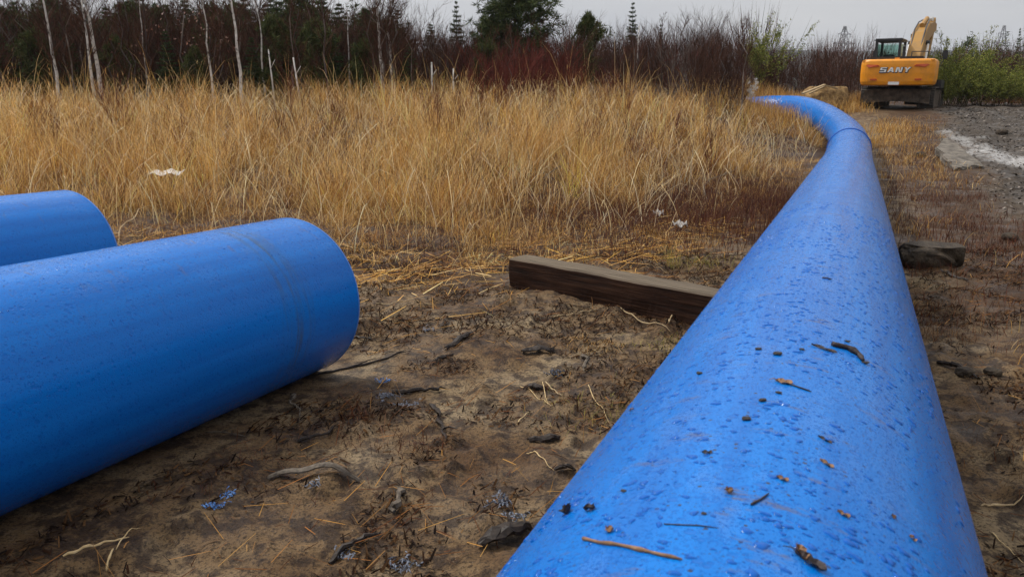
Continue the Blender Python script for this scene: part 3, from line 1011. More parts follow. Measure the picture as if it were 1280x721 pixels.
def slab():
    o = MB()
    a, b, cc, d_ = gnd(1228, 209), gnd(1180, 183), gnd(1166, 196), gnd(1190, 214)
    up = Vector((0, 0, 1))
    # a flat stone, its far edge raised towards the track
    top = [gnd(1231, 211) + up * .06, gnd(1182, 188) + up * .40, gnd(1168, 200) + up * .34, gnd(1194, 214) + up * .05]
    bot = [p - up * .22 for p in top]
    n = 4
    m = MB().add(top + bot, [(0, 1, 2, 3), (7, 6, 5, 4)] + [(i, i + 4, (i + 1) % 4 + 4, (i + 1) % 4) for i in range(4)])
    me = m.mesh('stone_slab', bevel=.03)
    bm = bmesh.new(); bm.from_mesh(me)
    bmesh.ops.subdivide_edges(bm, edges=bm.edges, cuts=7, use_grid_fill=True)
    bmesh.ops.triangulate(bm, faces=bm.faces)
    P_ = np.array([tuple(v.co) for v in bm.verts])
    k1 = fbm(P_[:, 0] * 3 + P_[:, 2] * 2, P_[:, 1] * 3, 4, 55, .6) - .5
    k2 = fbm(P_[:, 0] * 2.2, P_[:, 1] * 2.2 + P_[:, 2] * 3, 3, 66) - .5
    for v, a_, b_ in zip(bm.verts, k1, k2):
        v.co.z += a_ * .14; v.co.x += b_ * .25; v.co.y += a_ * .3
    bm.to_mesh(me); bm.free()
    ob = link('stone_slab', me, M['slab'])
    tag(ob, 'grey flat stone slab lying tilted beside the pale wet streak of the track', 'stone')
slab()
for i, (u, v, s, lab) in enumerate(((1243, 127, .14, 'pale stone on the track in front of the yellow green bushes'), (1257, 131, .11, 'small pale stone beside the rusty grass at the track edge'),
                                    (1215, 127, .22, 'low dark clod of gravel on the track behind the wet streak'), (1252, 168, .2, 'brown clod standing in the track above the wet streak'),
                                    (1150, 196, .16, 'grey clod at the grassy edge between pipe and slab'), (1262, 300, .10, 'muddy stone on bare ground beyond the lumpy rock'),
                                    (1240, 470, .06, 'small mud covered stone on the bare ground right of the pipe'), (1205, 470, .07, 'dark clod of mud close to the long pipe'))):
    c = gnd(u, v)
    lump('stone' if 'stone' in lab else 'clod', M['stone'] if 'pale' in lab else M['rock'], (c.x, c.y, c.z + s * .3), (s, s * .8, s * .6), 20 + i, rz=i, sub=2, label=lab, cat='stone' if 'stone' in lab else 'clod')

# ------------------------------------------------------------------ sticks, bark, shavings on the mud
def wob_path(a, b, k=7, amp=.08, arch=0.0, lift=.01):
    L = (b - a).length
    side = Vector((-(b - a).y, (b - a).x, 0)).normalized()
    pts = []
    ph = random.random() * 9
    for i in range(k):
        t = i / (k - 1)
        p = a.lerp(b, t) + side * (math.sin(ph + t * 5.2) * .5 + math.sin(ph * 2 + t * 11) * .3) * amp * L * math.sin(math.pi * min(max(t, .08), .92))
        g = gz(p.x, p.y)
        pts.append(Vector((p.x, p.y, g + lift + arch * math.sin(math.pi * t))))
    # a stiff stick bridges the hollows
    for i in range(1, k - 1):
        pts[i].z = max(pts[i].z, (pts[i - 1].z + pts[i + 1].z) / 2 - .004)
    return pts

def stick(name, u0, v0, u1, v1, r, m, label, cat='stick', arch=0.0, fork=False, amp=.08, group=None, flat=1.0):
    a, b = gnd(u0, v0), gnd(u1, v1)
    mb = MB()
    if name == 'bark_piece' and r > .0105:
        # a curled, ragged strip: crosswise arc, uneven edges, torn ends
        k, c = 12, 5
        pts = wob_path(a, b, k, amp * .5, arch, r * .3)
        up = Vector((0, 0, 1)); vs = []; fs = []
        for i, p in enumerate(pts):
            t = i / (k - 1)
            d = (pts[min(i + 1, k - 1)] - pts[max(i - 1, 0)]).normalized(); sd_ = d.cross(up).normalized()
            wv = r * 1.55 * (.35 + .65 * math.sin(math.pi * min(max(t, .10), .93))) * random.uniform(.8, 1.2)
            for lay_ in (0, 1):
                for q in range(c):
                    f = q / (c - 1) * 2 - 1
                    zz = (1 - f * f) * r * .75 + (r * .42 if lay_ == 0 else 0) + random.gauss(0, r * .10)
                    vs.append(p - a + sd_ * f * wv * random.uniform(.88, 1.1) + up * zz + d * random.gauss(0, r * .25))
        n2 = 2 * c
        for i in range(k - 1):
            for q in range(c - 1):
                fs.append((i * n2 + q, i * n2 + q + 1, (i + 1) * n2 + q + 1, (i + 1) * n2 + q))
                fs.append((i * n2 + c + q + 1, i * n2 + c + q, (i + 1) * n2 + c + q, (i + 1) * n2 + c + q + 1))
            fs.append((i * n2 + c, i * n2, (i + 1) * n2, (i + 1) * n2 + c))
            fs.append((i * n2 + c - 1, i * n2 + 2 * c - 1, (i + 1) * n2 + 2 * c - 1, (i + 1) * n2 + c - 1))
        for e in (0, (k - 1) * n2):
            for q in range(c - 1): fs.append((e + q, e + q + 1, e + c + q + 1, e + c + q))
        mb.add(vs, fs)
        if fork:
            p = pts[7] - a; q = p + Vector((random.uniform(-.07, .07), random.uniform(.03, .08), r * 1.2))
            mb.tube([p, p.lerp(q, .5) + Vector((0, 0, .008)), q], [r * .5, r * .35, r * .12], 5)
        o = mb.build(name, m)
    else:
        k = 14
        pts = wob_path(a, b, k, amp, arch, r * .7)
        for i in range(1, k - 1 if name != 'straw' else 0):
            pts[i] += Vector((random.gauss(0, r * .5), random.gauss(0, r * .5), abs(random.gauss(0, r * .25))))
        rad = [r * (1.05 - .55 * i / (k - 1)) * random.uniform(.7, 1.25) for i in range(k)]
        rad[-1] *= .35; rad[0] *= .6
        mb.tube([p - a for p in pts], rad, 6)
        if fork:
            for ii in (5, 9):
                p = pts[ii] - a
                q = p + (pts[min(ii + 4, k - 1)] - pts[ii]) * .7 + Vector((random.uniform(-.06, .06), random.uniform(.0, .08), random.uniform(.01, .04)))
                mb.tube([p, p.lerp(q, .5) + Vector((0, 0, .01)), q], [r * .5, r * .35, r * .12], 5)
        o = mb.build(name, m, smooth=(r < .006))
    o.location = a
    return tag(o, label, cat, group)

BD, BG, WP, ST = M['bark_dark'], M['bark_grey'], M['wood_pale'], M['straw']
stick_rows = [
    ('stick', 398, 469, 514, 440, .009, BD, 'slender dark stick pointing out from the end of the thick scuffed pipe', 0, True),
    ('bark_piece', 442, 424, 466, 428, .010, BD, 'black bark scrap touching the rim of the thick scuffed pipe', .01, False),
    ('stick', 490, 493, 558, 489, .016, BD, 'straight black stick below the blue grey scrap on the mud', 0, False),
    ('twig', 316, 503, 343, 485, .008, WP, 'short pale twig leaning under the belly of the thick scuffed pipe', .03, False),
    ('stick', 364, 494, 374, 523, .010, BG, 'grey split stick with a thin tail under the thick scuffed pipe', .02, True),
    ('twig', 258, 541, 306, 546, .005, BG, 'thin pale twig in the dark shade under the thick scuffed pipe', .01, True),
    ('stick', 372, 553, 421, 536, .010, BD, 'curved dark stick on bare mud above the arched bark strip', .01, False),
    ('bark_piece', 557, 439, 590, 419, .017, BD, 'black forked bark piece on the pale mud patch', .015, True),
    ('bark_piece', 545, 453, 566, 444, .011, BD, 'small black bark sliver just below the forked bark piece', .005, False),
    ('stick', 537, 508, 560, 551, .014, BD, 'dark bent stick with a pale knobbly head in the middle of the mud', .01, True),
    ('bark_piece', 652, 443, 692, 441, .020, BD, 'thick black bark chunk lying between the timber and the mud patch', .02, True),
    ('wood_chip', 731, 449, 730, 466, .015, BG, 'upright pale wood chip ringed by dark soil near the timber', .03, False),
    ('bark_piece', 655, 490, 679, 487, .014, BD, 'flat dark bark chunk below the blue black shaving heap', .01, False),
    ('straw', 650, 484, 690, 512, .003, ST, 'long yellow straw running from the flat bark chunk toward the pipe', .01, False),
    ('straw', 678, 480, 686, 508, .003, ST, 'short yellow straw standing against the blue black shaving heap', .02, False),
    ('straw', 682, 480, 702, 496, .005, WP, 'pale split straw poking from the blue black shaving heap', .02, False),
    ('straw', 735, 482, 762, 530, .003, ST, 'slanting yellow straw halfway between the pale wood chip and the pipe', .01, False),
    ('straw', 646, 532, 663, 514, .003, ST, 'lone short straw on bare mud under the flat bark chunk', .01, False),
    ('bark_piece', 660, 553, 699, 551, .016, BD, 'long low bark chunk midway down the mud beside the pipe', .015, False),
    ('straw', 658, 567, 693, 590, .003, ST, 'yellow straw ending at the small brown chip by the pipe', .01, False),
    ('wood_chip', 694, 592, 720, 593, .012, BD, 'small brown wood chip almost touching the long pipe', .01, False),
    ('bark_piece', 336, 600, 450, 604, .014, BG, 'large grey arched bark strip on the brown mud', .035, False),
    ('wood_chip', 494, 645, 503, 617, .016, BG, 'short split grey chip standing on bare mud', .02, False),
    ('bark_piece', 600, 688, 662, 664, .026, BD, 'thick black bark slab wedged against the near side of the long pipe', .03, True),
    ('stick', 412, 708, 476, 668, .013, BD, 'dark stick with a pale frayed foot near the edge of the view', .01, False),
    ('straw', 79, 696, 162, 672, .006, ST, 'long bleached straw in the shade of the thick scuffed pipe', .02, False),
    ('straw', 134, 718, 143, 690, .005, ST, 'short bleached straw crossing the long one in the shade', .03, False),
    ('straw', 146, 692, 178, 662, .003, ST, 'thin forked straw leaning over the long bleached straw', .03, False),
    ('twig', 1226, 634, 1279, 620, .006, WP, 'pale twig on the mud at the right of the long pipe', .01, False),
    ('straw', 1238, 665, 1280, 708, .003, ST, 'bright straw on the mud below the pale twig', .01, False),
    ('stick', 1160, 371, 1195, 382, .006, BG, 'pale crooked twig below the lumpy rock', .02, True),
    ('stick', 1172, 455, 1222, 475, .018, BD, 'black rotten stick half sunk in mud right of the long pipe', .02, False),
    ('bark_piece', 1176, 340, 1210, 352, .012, BD, 'dark bark fragment just below the lumpy rock', .01, False),
    ('stick', 470, 381, 545, 383, .006, WP, 'long pale stalk lying flat along the field edge', .01, False),
    ('stick', 690, 398, 748, 387, .006, WP, 'pale stalk in front of the dark timber', .01, False),
    ('stick', 775, 385, 838, 417, .006, WP, 'pale stalk slanting away from the dark timber', .02, False),
    ('stick', 836, 405, 850, 390, .006, WP, 'stub of pale stalk under the timber beside the pipe', .02, False),
    ('stick', 660, 240, 762, 196, .010, BG, 'long grey fallen branch arching over the dark low patch in the field', .25, True),
    ('stick', 690, 220, 800, 248, .008, BG, 'thin grey fallen branch lying across the dark low patch in the field', .15, True),
    ('stick', 880, 262, 945, 200, .009, BG, 'bleached leaning branch in the rusty growth beside the bend of the pipe', .2, True),
    ('stick', 150, 305, 190, 255, .009, WP, 'stout pale reed leaning behind the half hidden pipe', .12, False),
]
for (nm, u0, v0, u1, v1, r, m, lab, arch, fork) in stick_rows:
    stick(nm, u0, v0, u1, v1, r, m, lab, {'bark_piece': 'bark', 'wood_chip': 'wood chip'}.get(nm, nm), arch, fork, .012 if nm == 'straw' else .035 if r < .0085 else .08)

def shaving(u, v, wpx, n, m, label, width=.008):
    """a heap of curled plastic ribbons"""
    c = gnd(u, v)
    rad = wpx / 2 / F_PX * math.hypot(c.y, CAM_H)
    mb = MB()
    for i in range(n):
        th = random.uniform(0, 6.28)
        o = Vector((math.cos(th) * rad * random.uniform(0, .9), math.sin(th) * rad * random.uniform(0, .55), 0))
        d = random.uniform(0, 6.28)
        cr_ = random.uniform(.005, .013); turns = random.uniform(.8, 2.6)
        Lr = random.uniform(.015, .05)
        vs, fs = [], []
        k = 14
        ax = Vector((math.cos(d), math.sin(d), random.uniform(-.1, .3))).normalized(); sd_ = Vector((-math.sin(d), math.cos(d), 0))
        for j in range(k):
            t = j / (k - 1); a = t * turns * 6.28
            p = o + ax * (t - .5) * Lr * 2 + (sd_ * math.cos(a) + Vector((0, 0, 1)) * math.sin(a)) * cr_
            g = gz(c.x + p.x, c.y + p.y) - c.z + .002
            p.z = max(p.z + cr_ * .7, g) if p.z > -.5 else g
            p.z = max(p.z, g)
            vs += [p - ax * width * .4, p + ax * width * .4 + Vector((0, 0, .002))]
        for j in range(k - 1):
            fs.append((2 * j, 2 * j + 1, 2 * j + 3, 2 * j + 2))
        mb.add(vs, fs)
    me = bpy.data.meshes.new('plastic_shaving'); me.from_pydata(mb.v, [], mb.f); me.update()
    o = link('plastic_shaving', me, m)
    o.location = c
    return tag(o, label, 'plastic shaving', 'plastic shavings dropped on the mud')
for row in ((270, 634, 24, 7, 'shaving_blue', 'bright blue curled shaving in the shade of the thick scuffed pipe, lower of the pair'),
            (288, 622, 15, 5, 'shaving_blue', 'small bright blue shaving just above the curled one in the shade'),
            (396, 611, 26, 5, 'shaving_grey', 'few blue flecks of shaving under the grey arched bark strip'),
            (628, 628, 52, 15, 'shaving_grey', 'loose muddy blue shavings on bare mud beside the long pipe'),
            (646, 648, 34, 10, 'shaving_grey', 'muddy shavings trailing down to the black bark slab'),
            (694, 471, 36, 16, 'shaving_dark', 'blue black heap of shavings near the upright wood chip'),
            (535, 414, 16, 6, 'shaving_grey', 'pale blue scrap of shaving at the top of the mud patch'),
            (482, 478, 30, 8, 'shaving_blue', 'blue grey scrap beside the end of the thick scuffed pipe'),
            (483, 498, 50, 14, 'shaving_grey', 'whitish curl of shaving below the blue grey scrap'),
            (510, 507, 30, 9, 'shaving_grey', 'tangle of pale shaving at the head of the dark bent stick'),
            (428, 696, 22, 7, 'shaving_grey', 'frayed pale shaving at the foot of the dark stick'),
            (505, 712, 56, 16, 'shaving_grey', 'grey blue shavings at the bottom of the mud')):
    shaving(row[0], row[1], row[2], row[3], M[row[4]], row[5])

def scrap(u, v, wpx, hpx, label, m=None, name='plastic_scrap', z=.03, cat='scrap'):
    c = gnd(u, v)
    k = c.y / F_PX
    n = 7
    vs, fs = [], []
    for i in range(n):
        for j in range(4):
            vs.append(((i / (n - 1) - .5) * wpx * k, (j / 3 - .5) * hpx * k * 4, z + .03 * math.sin(i * 1.7 + j) + .012 * j))
    for i in range(n - 1):
        for j in range(3):
            fs.append((i * 4 + j, (i + 1) * 4 + j, (i + 1) * 4 + j + 1, i * 4 + j + 1))
    mb = MB().add(vs, fs)
    me = bpy.data.meshes.new(name); me.from_pydata(mb.v, [], mb.f); me.update()
    o = link(name, me, m or M['scrap'])
    sol = o.modifiers.new('thick', 'SOLIDIFY'); sol.thickness = .01
    o.location = c + Vector((0, 0, .02))
    return tag(o, label, cat)
scrap(211, 236, 34, 7, 'white plastic scrap caught in the dry grass behind the thick scuffed pipe', z=.22)
scrap(850, 288, 18, 3, 'whitish scrap lying in the matted grass between timber and pipe bend', M['stone'], z=.05)
scrap(823, 273, 13, 3, 'small pale scrap in the matted grass above the timber', M['stone'], z=.05)

# ------------------------------------------------------------------ debris lying on the long pipe
def on_pipe(u, v):
    d = ray(u, v)
    o = EYE - LC
    dp = d - LD * d.dot(LD); op = o - LD * o.dot(LD)
    a, b, c_ = dp.dot(dp), 2 * dp.dot(op), op.dot(op) - PR * PR
    D = b * b - 4 * a * c_
    t = (-b - math.sqrt(max(D, 0))) / (2 * a)
    p = EYE + d * t
    n = (p - LC) - LD * (p - LC).dot(LD)
    return p, n.normalized()

def pipe_leaf(u, v, L, W, ang_, m, label, curl=.25, stem=True):
    p, n = on_pipe(u, v)
    t1 = (LD * math.cos(ang_) + n.cross(LD) * math.sin(ang_)).normalized(); t2 = n.cross(t1)
    mb = MB()
    k = 9; vs = []; fs = []
    for i in range(k):
        s = i / (k - 1)
        wdt = W * (math.sin(math.pi * s ** .85) ** .8) * (1 + .25 * math.sin(i * 2.9))
        for j, q in enumerate((-1, -.5, 0, .5, 1)):
            x, y = (s - .5) * L, q * wdt / 2
            base = -(y * y * (1 if True else 0)) / (2 * PR)
            vs.append(t1 * x + t2 * y + n * (.002 + base * abs(t2.dot(n.cross(LD))) + curl * W * (abs(q) ** 2) * .5 + .002 * math.sin(i * 1.3 + j)))
    for i in range(k - 1):
        for j in range(4):
            fs.append((i * 5 + j, (i + 1) * 5 + j, (i + 1) * 5 + j + 1, i * 5 + j + 1))
    mb.add(vs, fs)
    if stem:
        mb.tube([t1 * (L * .4) + n * .003, t1 * (L * .62) + n * .006, t1 * (L * .85) + n * .002 + t2 * .004], [.0012, .001, .0008], 5)
    me = mb.mesh('dead_leaf')
    o = link('dead_leaf', me, m)
    o.location = p
    return tag(o, label, 'leaf', 'dead leaves on the long blue pipe')

def pipe_grit(u, v, r, label, m=None, name='grit_lump', cat='grit'):
    p, n = on_pipe(u, v)
    o = lump(name, m or M['grit'], tuple(p + n * r * .35), (r * 1.35, r * .9, r * .38), int(u) % 50, sub=2, noise=.75, label=label, cat=cat, group='grit lumps on the long blue pipe')
    return o

def pipe_twig(pts, r, m, label, name='twig', knobs=0):
    P = []
    for i, (u, v) in enumerate(pts):
        p, n = on_pipe(u, v)
        P.append(p + n * (r * .8))
    o0 = P[0].copy()
    Q = []
    for a, b in zip(P[:-1], P[1:]):
        Q += [a, a.lerp(b, .5)]
    Q.append(P[-1])
    for i, q in enumerate(Q):                          # keep midpoints on the curved surface
        rr = (q - LC) - LD * (q - LC).dot(LD)
        Q[i] = q + rr.normalized() * (PR + r * .7 - rr.length)
    rad = [r * random.uniform(.65, 1.1) * (1.7 if knobs and i % 3 == 0 else 1) for i in range(len(Q))]
    rad[-1] *= .4
    o = MB().tube([q - o0 for q in Q], rad, 6).build(name, m, smooth=True)
    o.location = o0
    return tag(o, label, name)

LB, LDk = M['leaf_brown'], M['leaf_dark']
pipe_leaf(980, 478, .040, .030, 1.5, LB, 'tan brown leaf with dark stem on top of the long pipe', .2)
pipe_leaf(1030, 436, .070, .022, 1.45, LDk, 'torn muddy leaf at the head of the bent mud streak on the long pipe', .15, False)
pipe_leaf(762, 663, .022, .014, .6, LB, 'small tawny leaf just above the knobbly stalk on the pipe', .4, False)
pipe_leaf(1033, 580, .030, .012, 1.1, LB, 'narrow brown leaf scrap right of the crown of the long pipe', .3, False)
pipe_leaf(1031, 550, .030, .008, 1.2, LDk, 'thin dark leaf sliver above the narrow brown scrap', .3, False)
pipe_leaf(911, 615, .016, .015, .4, LB, 'tiny ragged brown leaf in the middle of the long pipe', .6, False)
pipe_leaf(978, 599, .022, .012, 1.4, LB, 'flat rust brown leaf scrap in the middle of the long pipe', .3, False)
pipe_leaf(884, 566, .020, .013, 1.5, LDk, 'dull brown leaf scrap among drops below the two black grit lumps', .2, False)
pipe_leaf(1054, 643, .022, .011, 1.5, LB, 'brown leaf scrap toward the shaded flank of the long pipe', .3, False)
pipe_leaf(1012, 703, .050, .022, 1.2, LDk, 'dark withered leaf with a pale vein near the bottom of the view', .5, True)
pipe_leaf(1001, 692, .034, .018, .5, LB, 'curled brown leaf lying against the dark withered one', .6, False)
pipe_leaf(1116, 646, .012, .010, .3, LB, 'pinkish scrap of leaf where the pipe turns dark', .3, False)
pipe_leaf(710, 640, .030, .024, .3, LDk, 'crumpled purple black leaf at the near edge of the long pipe', .8, False)
pipe_leaf(738, 637, .030, .016, 1.2, LDk, 'second crumpled black leaf stuck next to the purple black one', .8, False)
pipe_leaf(1140, 673, .014, .012, 1.0, LB, 'pale leaf speck on the dark flank of the long pipe', .3, False)
pipe_leaf(790, 512, .020, .012, 1.2, LB, 'ochre leaf scrap low on the field side of the long pipe', .3, False)
for (u, v, r, lab) in ((953, 501, .0075, 'black grit lump left of the tan brown leaf'), (933, 524, .0085, 'largest black grit lump on the long pipe'), (973, 491, .006, 'brown grit lump right under the tan brown leaf'),
                       (972, 443, .010, 'black square grit lump below the muddy smear'), (948, 437, .008, 'brown grit lump beside the black square one'), (1081, 454, .009, 'black grit lump at the tail of the bent mud streak'),
                       (780, 614, .0055, 'lone black grit lump on the field side of the long pipe'), (880, 642, .0045, 'small brown grit lump above the thin curved grass stem'), (1002, 437, .006, 'tiny grit lump near the crown of the pipe'),
                       (1059, 427, .007, 'dark grit lump over the bent mud streak'), (875, 467, .007, 'brown grit lump high on the field side of the long pipe')):
    pipe_grit(u, v, r, lab)
pipe_twig(((1040, 432), (1058, 436), (1072, 444), (1078, 452)), .0075, LDk, 'bent streak of mud and rotten stalk across the top of the pipe', 'mud_streak', 1)
pipe_twig(((730, 674), (750, 679), (775, 682), (800, 688), (825, 694), (853, 700)), .0030, LB, 'long knobbly brown stalk lying across the near end of the pipe', 'stalk', 1)
pipe_twig(((939, 631), (950, 625), (961, 617)), .0024, LDk, 'short dark twig lying slantwise on the middle of the pipe', 'twig')
pipe_twig(((830, 655), (850, 656), (875, 657), (897, 660)), .0012, LDk, 'thin curved dark grass stem on the wet pipe', 'grass_stem')
pipe_twig(((985, 480), (1000, 485), (1014, 490)), .0024, LDk, 'dark stalk pointing away from the tan brown leaf', 'stalk')
pipe_twig(((1028, 348), (1040, 350)), .004, LDk, 'tiny twig fragment further up the long pipe', 'twig')

# ------------------------------------------------------------------ shrubs and trees
PURPLE = np.array([(.058, .026, .017), (.085, .038, .024), (.038, .019, .014), (.11, .055, .034)])
REDTW = np.array([(.13, .030, .022), (.10, .026, .020), (.17, .045, .03), (.08, .03, .025)])
GREYTW = np.array([(.13, .11, .10), (.18, .155, .14), (.09, .075, .07)])

def grow(mb, p, d, L, r, depth, pal, spread=.5, kids=5, up=.25, sides=3, k=4):
    """a branching bare shoot"""
    pts = [p.copy()]
    q = p.copy(); dd = d.copy()
    for i in range(k):
        dd = (dd + Vector((random.gauss(0, .10), random.gauss(0, .10), up * .12))).normalized()
        q = q + dd * (L / k)
        pts.append(q.copy())
    rad = [r * (1 - .75 * i / k) for i in range(k + 1)]
    mb.tube(pts, rad, sides, False, tuple(pal[random.randrange(len(pal))] * random.uniform(.7, 1.25)))
    if depth <= 0: return
    for j in range(kids):
        t = random.uniform(.25, .98)
        i = min(int(t * k), k - 1)
        b = pts[i].lerp(pts[i + 1], t * k - i)
        axis = (pts[i + 1] - pts[i]).normalized()
        out = Vector((random.gauss(0, 1), random.gauss(0, 1), random.gauss(0, .3)))
        out = (out - axis * out.dot(axis)).normalized()
        nd = (axis + out * random.uniform(.35, 1.0) * spread * 1.6).normalized()
        grow(mb, b, nd, L * random.uniform(.32, .62) * (1.1 - .4 * t), max(r * .5, .0035), depth - 1, pal, spread, kids, up, 3, 3)

def shrub_mesh(h, stems, pal, spread, kids=6, depth=2, r=.016):
    mb = MB()
    for i in range(stems):
        a = random.uniform(0, 6.28)
        o = Vector((math.cos(a), math.sin(a), 0)) * random.uniform(.0, .28)
        d = Vector((math.cos(a) * spread * random.uniform(.1, .8), math.sin(a) * spread * random.uniform(.1, .8), 1)).normalized()
        grow(mb, o, d, h * random.uniform(.6, 1.0), r * random.uniform(.6, 1.1), depth, pal, .45, kids, .5)
    return mb.mesh('bare_shrub', col=True)

shrub_me = [shrub_mesh(3.0, 9, PURPLE, .38, 7) for _ in range(4)] + [shrub_mesh(3.0, 5, GREYTW, .3, 6) for _ in range(2)]
red_me = [shrub_mesh(2.2, 11, REDTW, .5, 5) for _ in range(3)]

def put_plant(name, me, m, x, y, s, label, cat, group=None, rz=None, sink=.05):
    o = link(name, me, m)
    o.location = (x, y, float(height(np.array([x]), np.array([y]), False)[0]) - sink)
    o.scale = (s[0], s[0], s[1]) if hasattr(s, '__len__') else (s, s, s)
    o.rotation_euler = (0, 0, random.uniform(0, 6.28) if rz is None else rz)
    return tag(o, label, cat, group)

def px_x(u, y): return (u - 640) / F_PX * (y * math.cos(PITCH) + 1.0 * 0 + (0.0)) * 1.0 + 0

def top_h(x, y, v):
    """how tall something at (x, y) is when its top shows in photo row v"""
    return at(640, v, y).z - float(height(np.array([x]), np.array([y]), False)[0])

MARKS = [(-90, 'beyond the half hidden blue pipe'), (20, 'before the lone white birch'), (74, 'behind the lone white birch'), (122, 'behind the close pair of white birches'), (182, 'by the thin grey birch'), (230, 'among shoots with withered leaves'), (266, 'by the brownish slim birch'),
         (302, 'behind the straight white birch'), (331, 'by the slender grey birch'), (375, 'by the leaning pale snag'), (437, 'by the half hidden pale birch'), (483, 'by the pinkish double birch'), (540, 'by the short white stump'), (572, 'below the slim dark spruce'),
         (605, 'at the dark edge of the tall pine'), (641, 'directly below the tall pine'), (685, 'between the tall pine and the young pine'), (733, 'around the narrow young pine'), (788, 'below the pointed small spruce'), (823, 'below the tiny spruce tip'), (870, 'past the tiny spruce tip'),
         (915, 'before the bright green sapling'), (954, 'around the bright green sapling'), (1000, 'past the bright green sapling'), (1050, 'below the power pylon'), (1085, 'against the cab of the excavator'), (1170, 'beside the boom of the excavator'), (1215, 'behind the yellow green bushes'), (1266, 'below the thin dark spruce'), (1350, 'beyond the thin dark spruce')]
def mark(u): return min(MARKS, key=lambda q: abs(q[0] - u))[1]
def size_word(h, lo, hi): return 'low' if h < lo else 'tall' if h > hi else 'middling'

# skyline of the bare thicket, photo column -> photo row
sky_u = [-200, 0, 120, 250, 350, 480, 560, 640, 720, 800, 860, 900, 950, 1000, 1060, 1090]
sky_v = [6, 6, 12, 8, 10, 8, 34, 44, 34, 36, 34, 30, 44, 46, 52, 56]
for i in range(250):
    y = random.uniform(28.2, 41)
    u = random.uniform(-150, 1092)
    x = at(u, 100, y).x
    if u > 1020 and y < 31: y += 8
    if not clear_of_pipes(np.array([x]), np.array([y]), .9)[0]: continue
    if u > 930 and y < 37: continue
    v = np.interp(u, sky_u, sky_v) + random.uniform(-6, 26)
    h = max(top_h(x, y, v), 1.2)
    grey = random.random() < .12
    k = random.randrange(4) if not grey else 4 + random.randrange(2)
    put_plant('bare_shrub', shrub_me[k], M['twig'], x, y, (h / 3.0 * random.uniform(.9, 1.2), h / 2.9),
              size_word(h, 2.5, 3.3) + (' greyish' if grey else ' brown purple') + ' leafless shrub, ' + ('front row, ' if y < 32.5 else 'back row, ') + mark(u), 'shrub', 'leafless shrubs in the thicket')
for i in range(30):
    u = random.gauss(655, 55); y = random.uniform(25.5, 30)
    x = at(u, 100, y).x
    h = max(top_h(x, y, random.uniform(48, 80)), .9)
    put_plant('red_shrub', red_me[i % 3], M['twig'], x, y, (h / 2.2 * 1.1, h / 2.1), size_word(h, 1.5, 2.1) + ' rust red leafless shrub, ' + ('front row, ' if y < 27.5 else 'back row, ') + mark(u), 'shrub', 'rust red shrubs under the pine')
for i in range(26):
    u = random.uniform(0, 930); y = random.uniform(16, 24)
    x = at(u, 100, y).x
    if side_dist(x, y) < 1.4: continue
    put_plant('red_shrub', red_me[i % 3], M['twig'], x, y, (.3 + random.random() * .2, random.uniform(.45, .75)), 'thin leafless brown shoots in golden grass, ' + ('nearer, ' if y < 20 else 'farther, ') + mark(u), 'shrub', 'leafless shoots in the grass')

def needles(P, D, L, W, C):
    """one thin triangle per needle spray"""
    n = len(P)
    side = np.cross(D, rng.normal(0, 1, (n, 3)))
    side /= np.linalg.norm(side, axis=1)[:, None] + 1e-9
    V = np.stack([P - side * W[:, None] / 2, P + side * W[:, None] / 2, P + D * L[:, None]], 1).reshape(-1, 3)
    return V, np.arange(3 * n).reshape(-1, 3), np.repeat(C, 3, 0)

DKGREEN = np.array([(.032, .050, .016), (.048, .070, .020), (.020, .034, .013), (.07, .088, .026)])
PINEGR = np.array([(.040, .058, .018), (.066, .086, .026), (.026, .040, .014), (.09, .105, .032)])
BRIGHT = np.array([(.16, .19, .028), (.24, .26, .045), (.11, .14, .025), (.28, .26, .06), (.08, .10, .025)])
OLV = np.array([(.055, .075, .022), (.08, .095, .03), (.04, .055, .018), (.11, .11, .035)])

def spruce_mesh(h, w_, pal, dens=1.0):
    mb = MB()
    mb.tube([(0, 0, 0), (0.01, 0, h * .5), (0, 0.01, h)], [h * .016, h * .010, .004], 6, col=(.05, .035, .025))
    P, D, L = [], [], []
    z = h * .06
    while z < h * .985:
        f = 1 - z / h
        ln = w_ * (f ** .8) * random.uniform(.75, 1.12) + .05
        nb = random.randint(5, 8)
        a0 = random.random() * 6.28
        for b in range(nb):
            if random.random() < .13: continue
            a = a0 + b * 6.28 / nb + random.gauss(0, .2)
            l_ = ln * random.uniform(.55, 1.1)
            tilt = -.25 + .75 * (1 - f) ** 2 + random.gauss(0, .1)
            dv = np.array([math.cos(a), math.sin(a), tilt]); dv /= np.linalg.norm(dv)
            mb.tube([(0, 0, z), tuple(np.array([0, 0, z]) + dv * l_)], [.012 * (f + .2), .004], 3, False, (.05, .033, .024))
            n = int((14 + 55 * l_) * dens)
            t = rng.uniform(.12, 1.0, n)
            p = np.array([0, 0, z]) + dv * (t * l_)[:, None] + rng.normal(0, .03, (n, 3)) * (1 - .4 * t[:, None]) * (1 + l_)
            dd = dv + rng.normal(0, .75, (n, 3)); dd[:, 2] -= .25
            dd /= np.linalg.norm(dd, axis=1)[:, None]
            P.append(p); D.append(dd); L.append(rng.uniform(.08, .22, n) * (.6 + .5 * l_))
        z += h * random.uniform(.030, .052)
    P = np.concatenate(P); D = np.concatenate(D); L = np.concatenate(L)
    V, T, C = needles(P, D, L, L * .28, pick(pal, len(P), .25))
    return mb.mesh('trunk', col=True), mesh_np('crown', V, None, T, C)

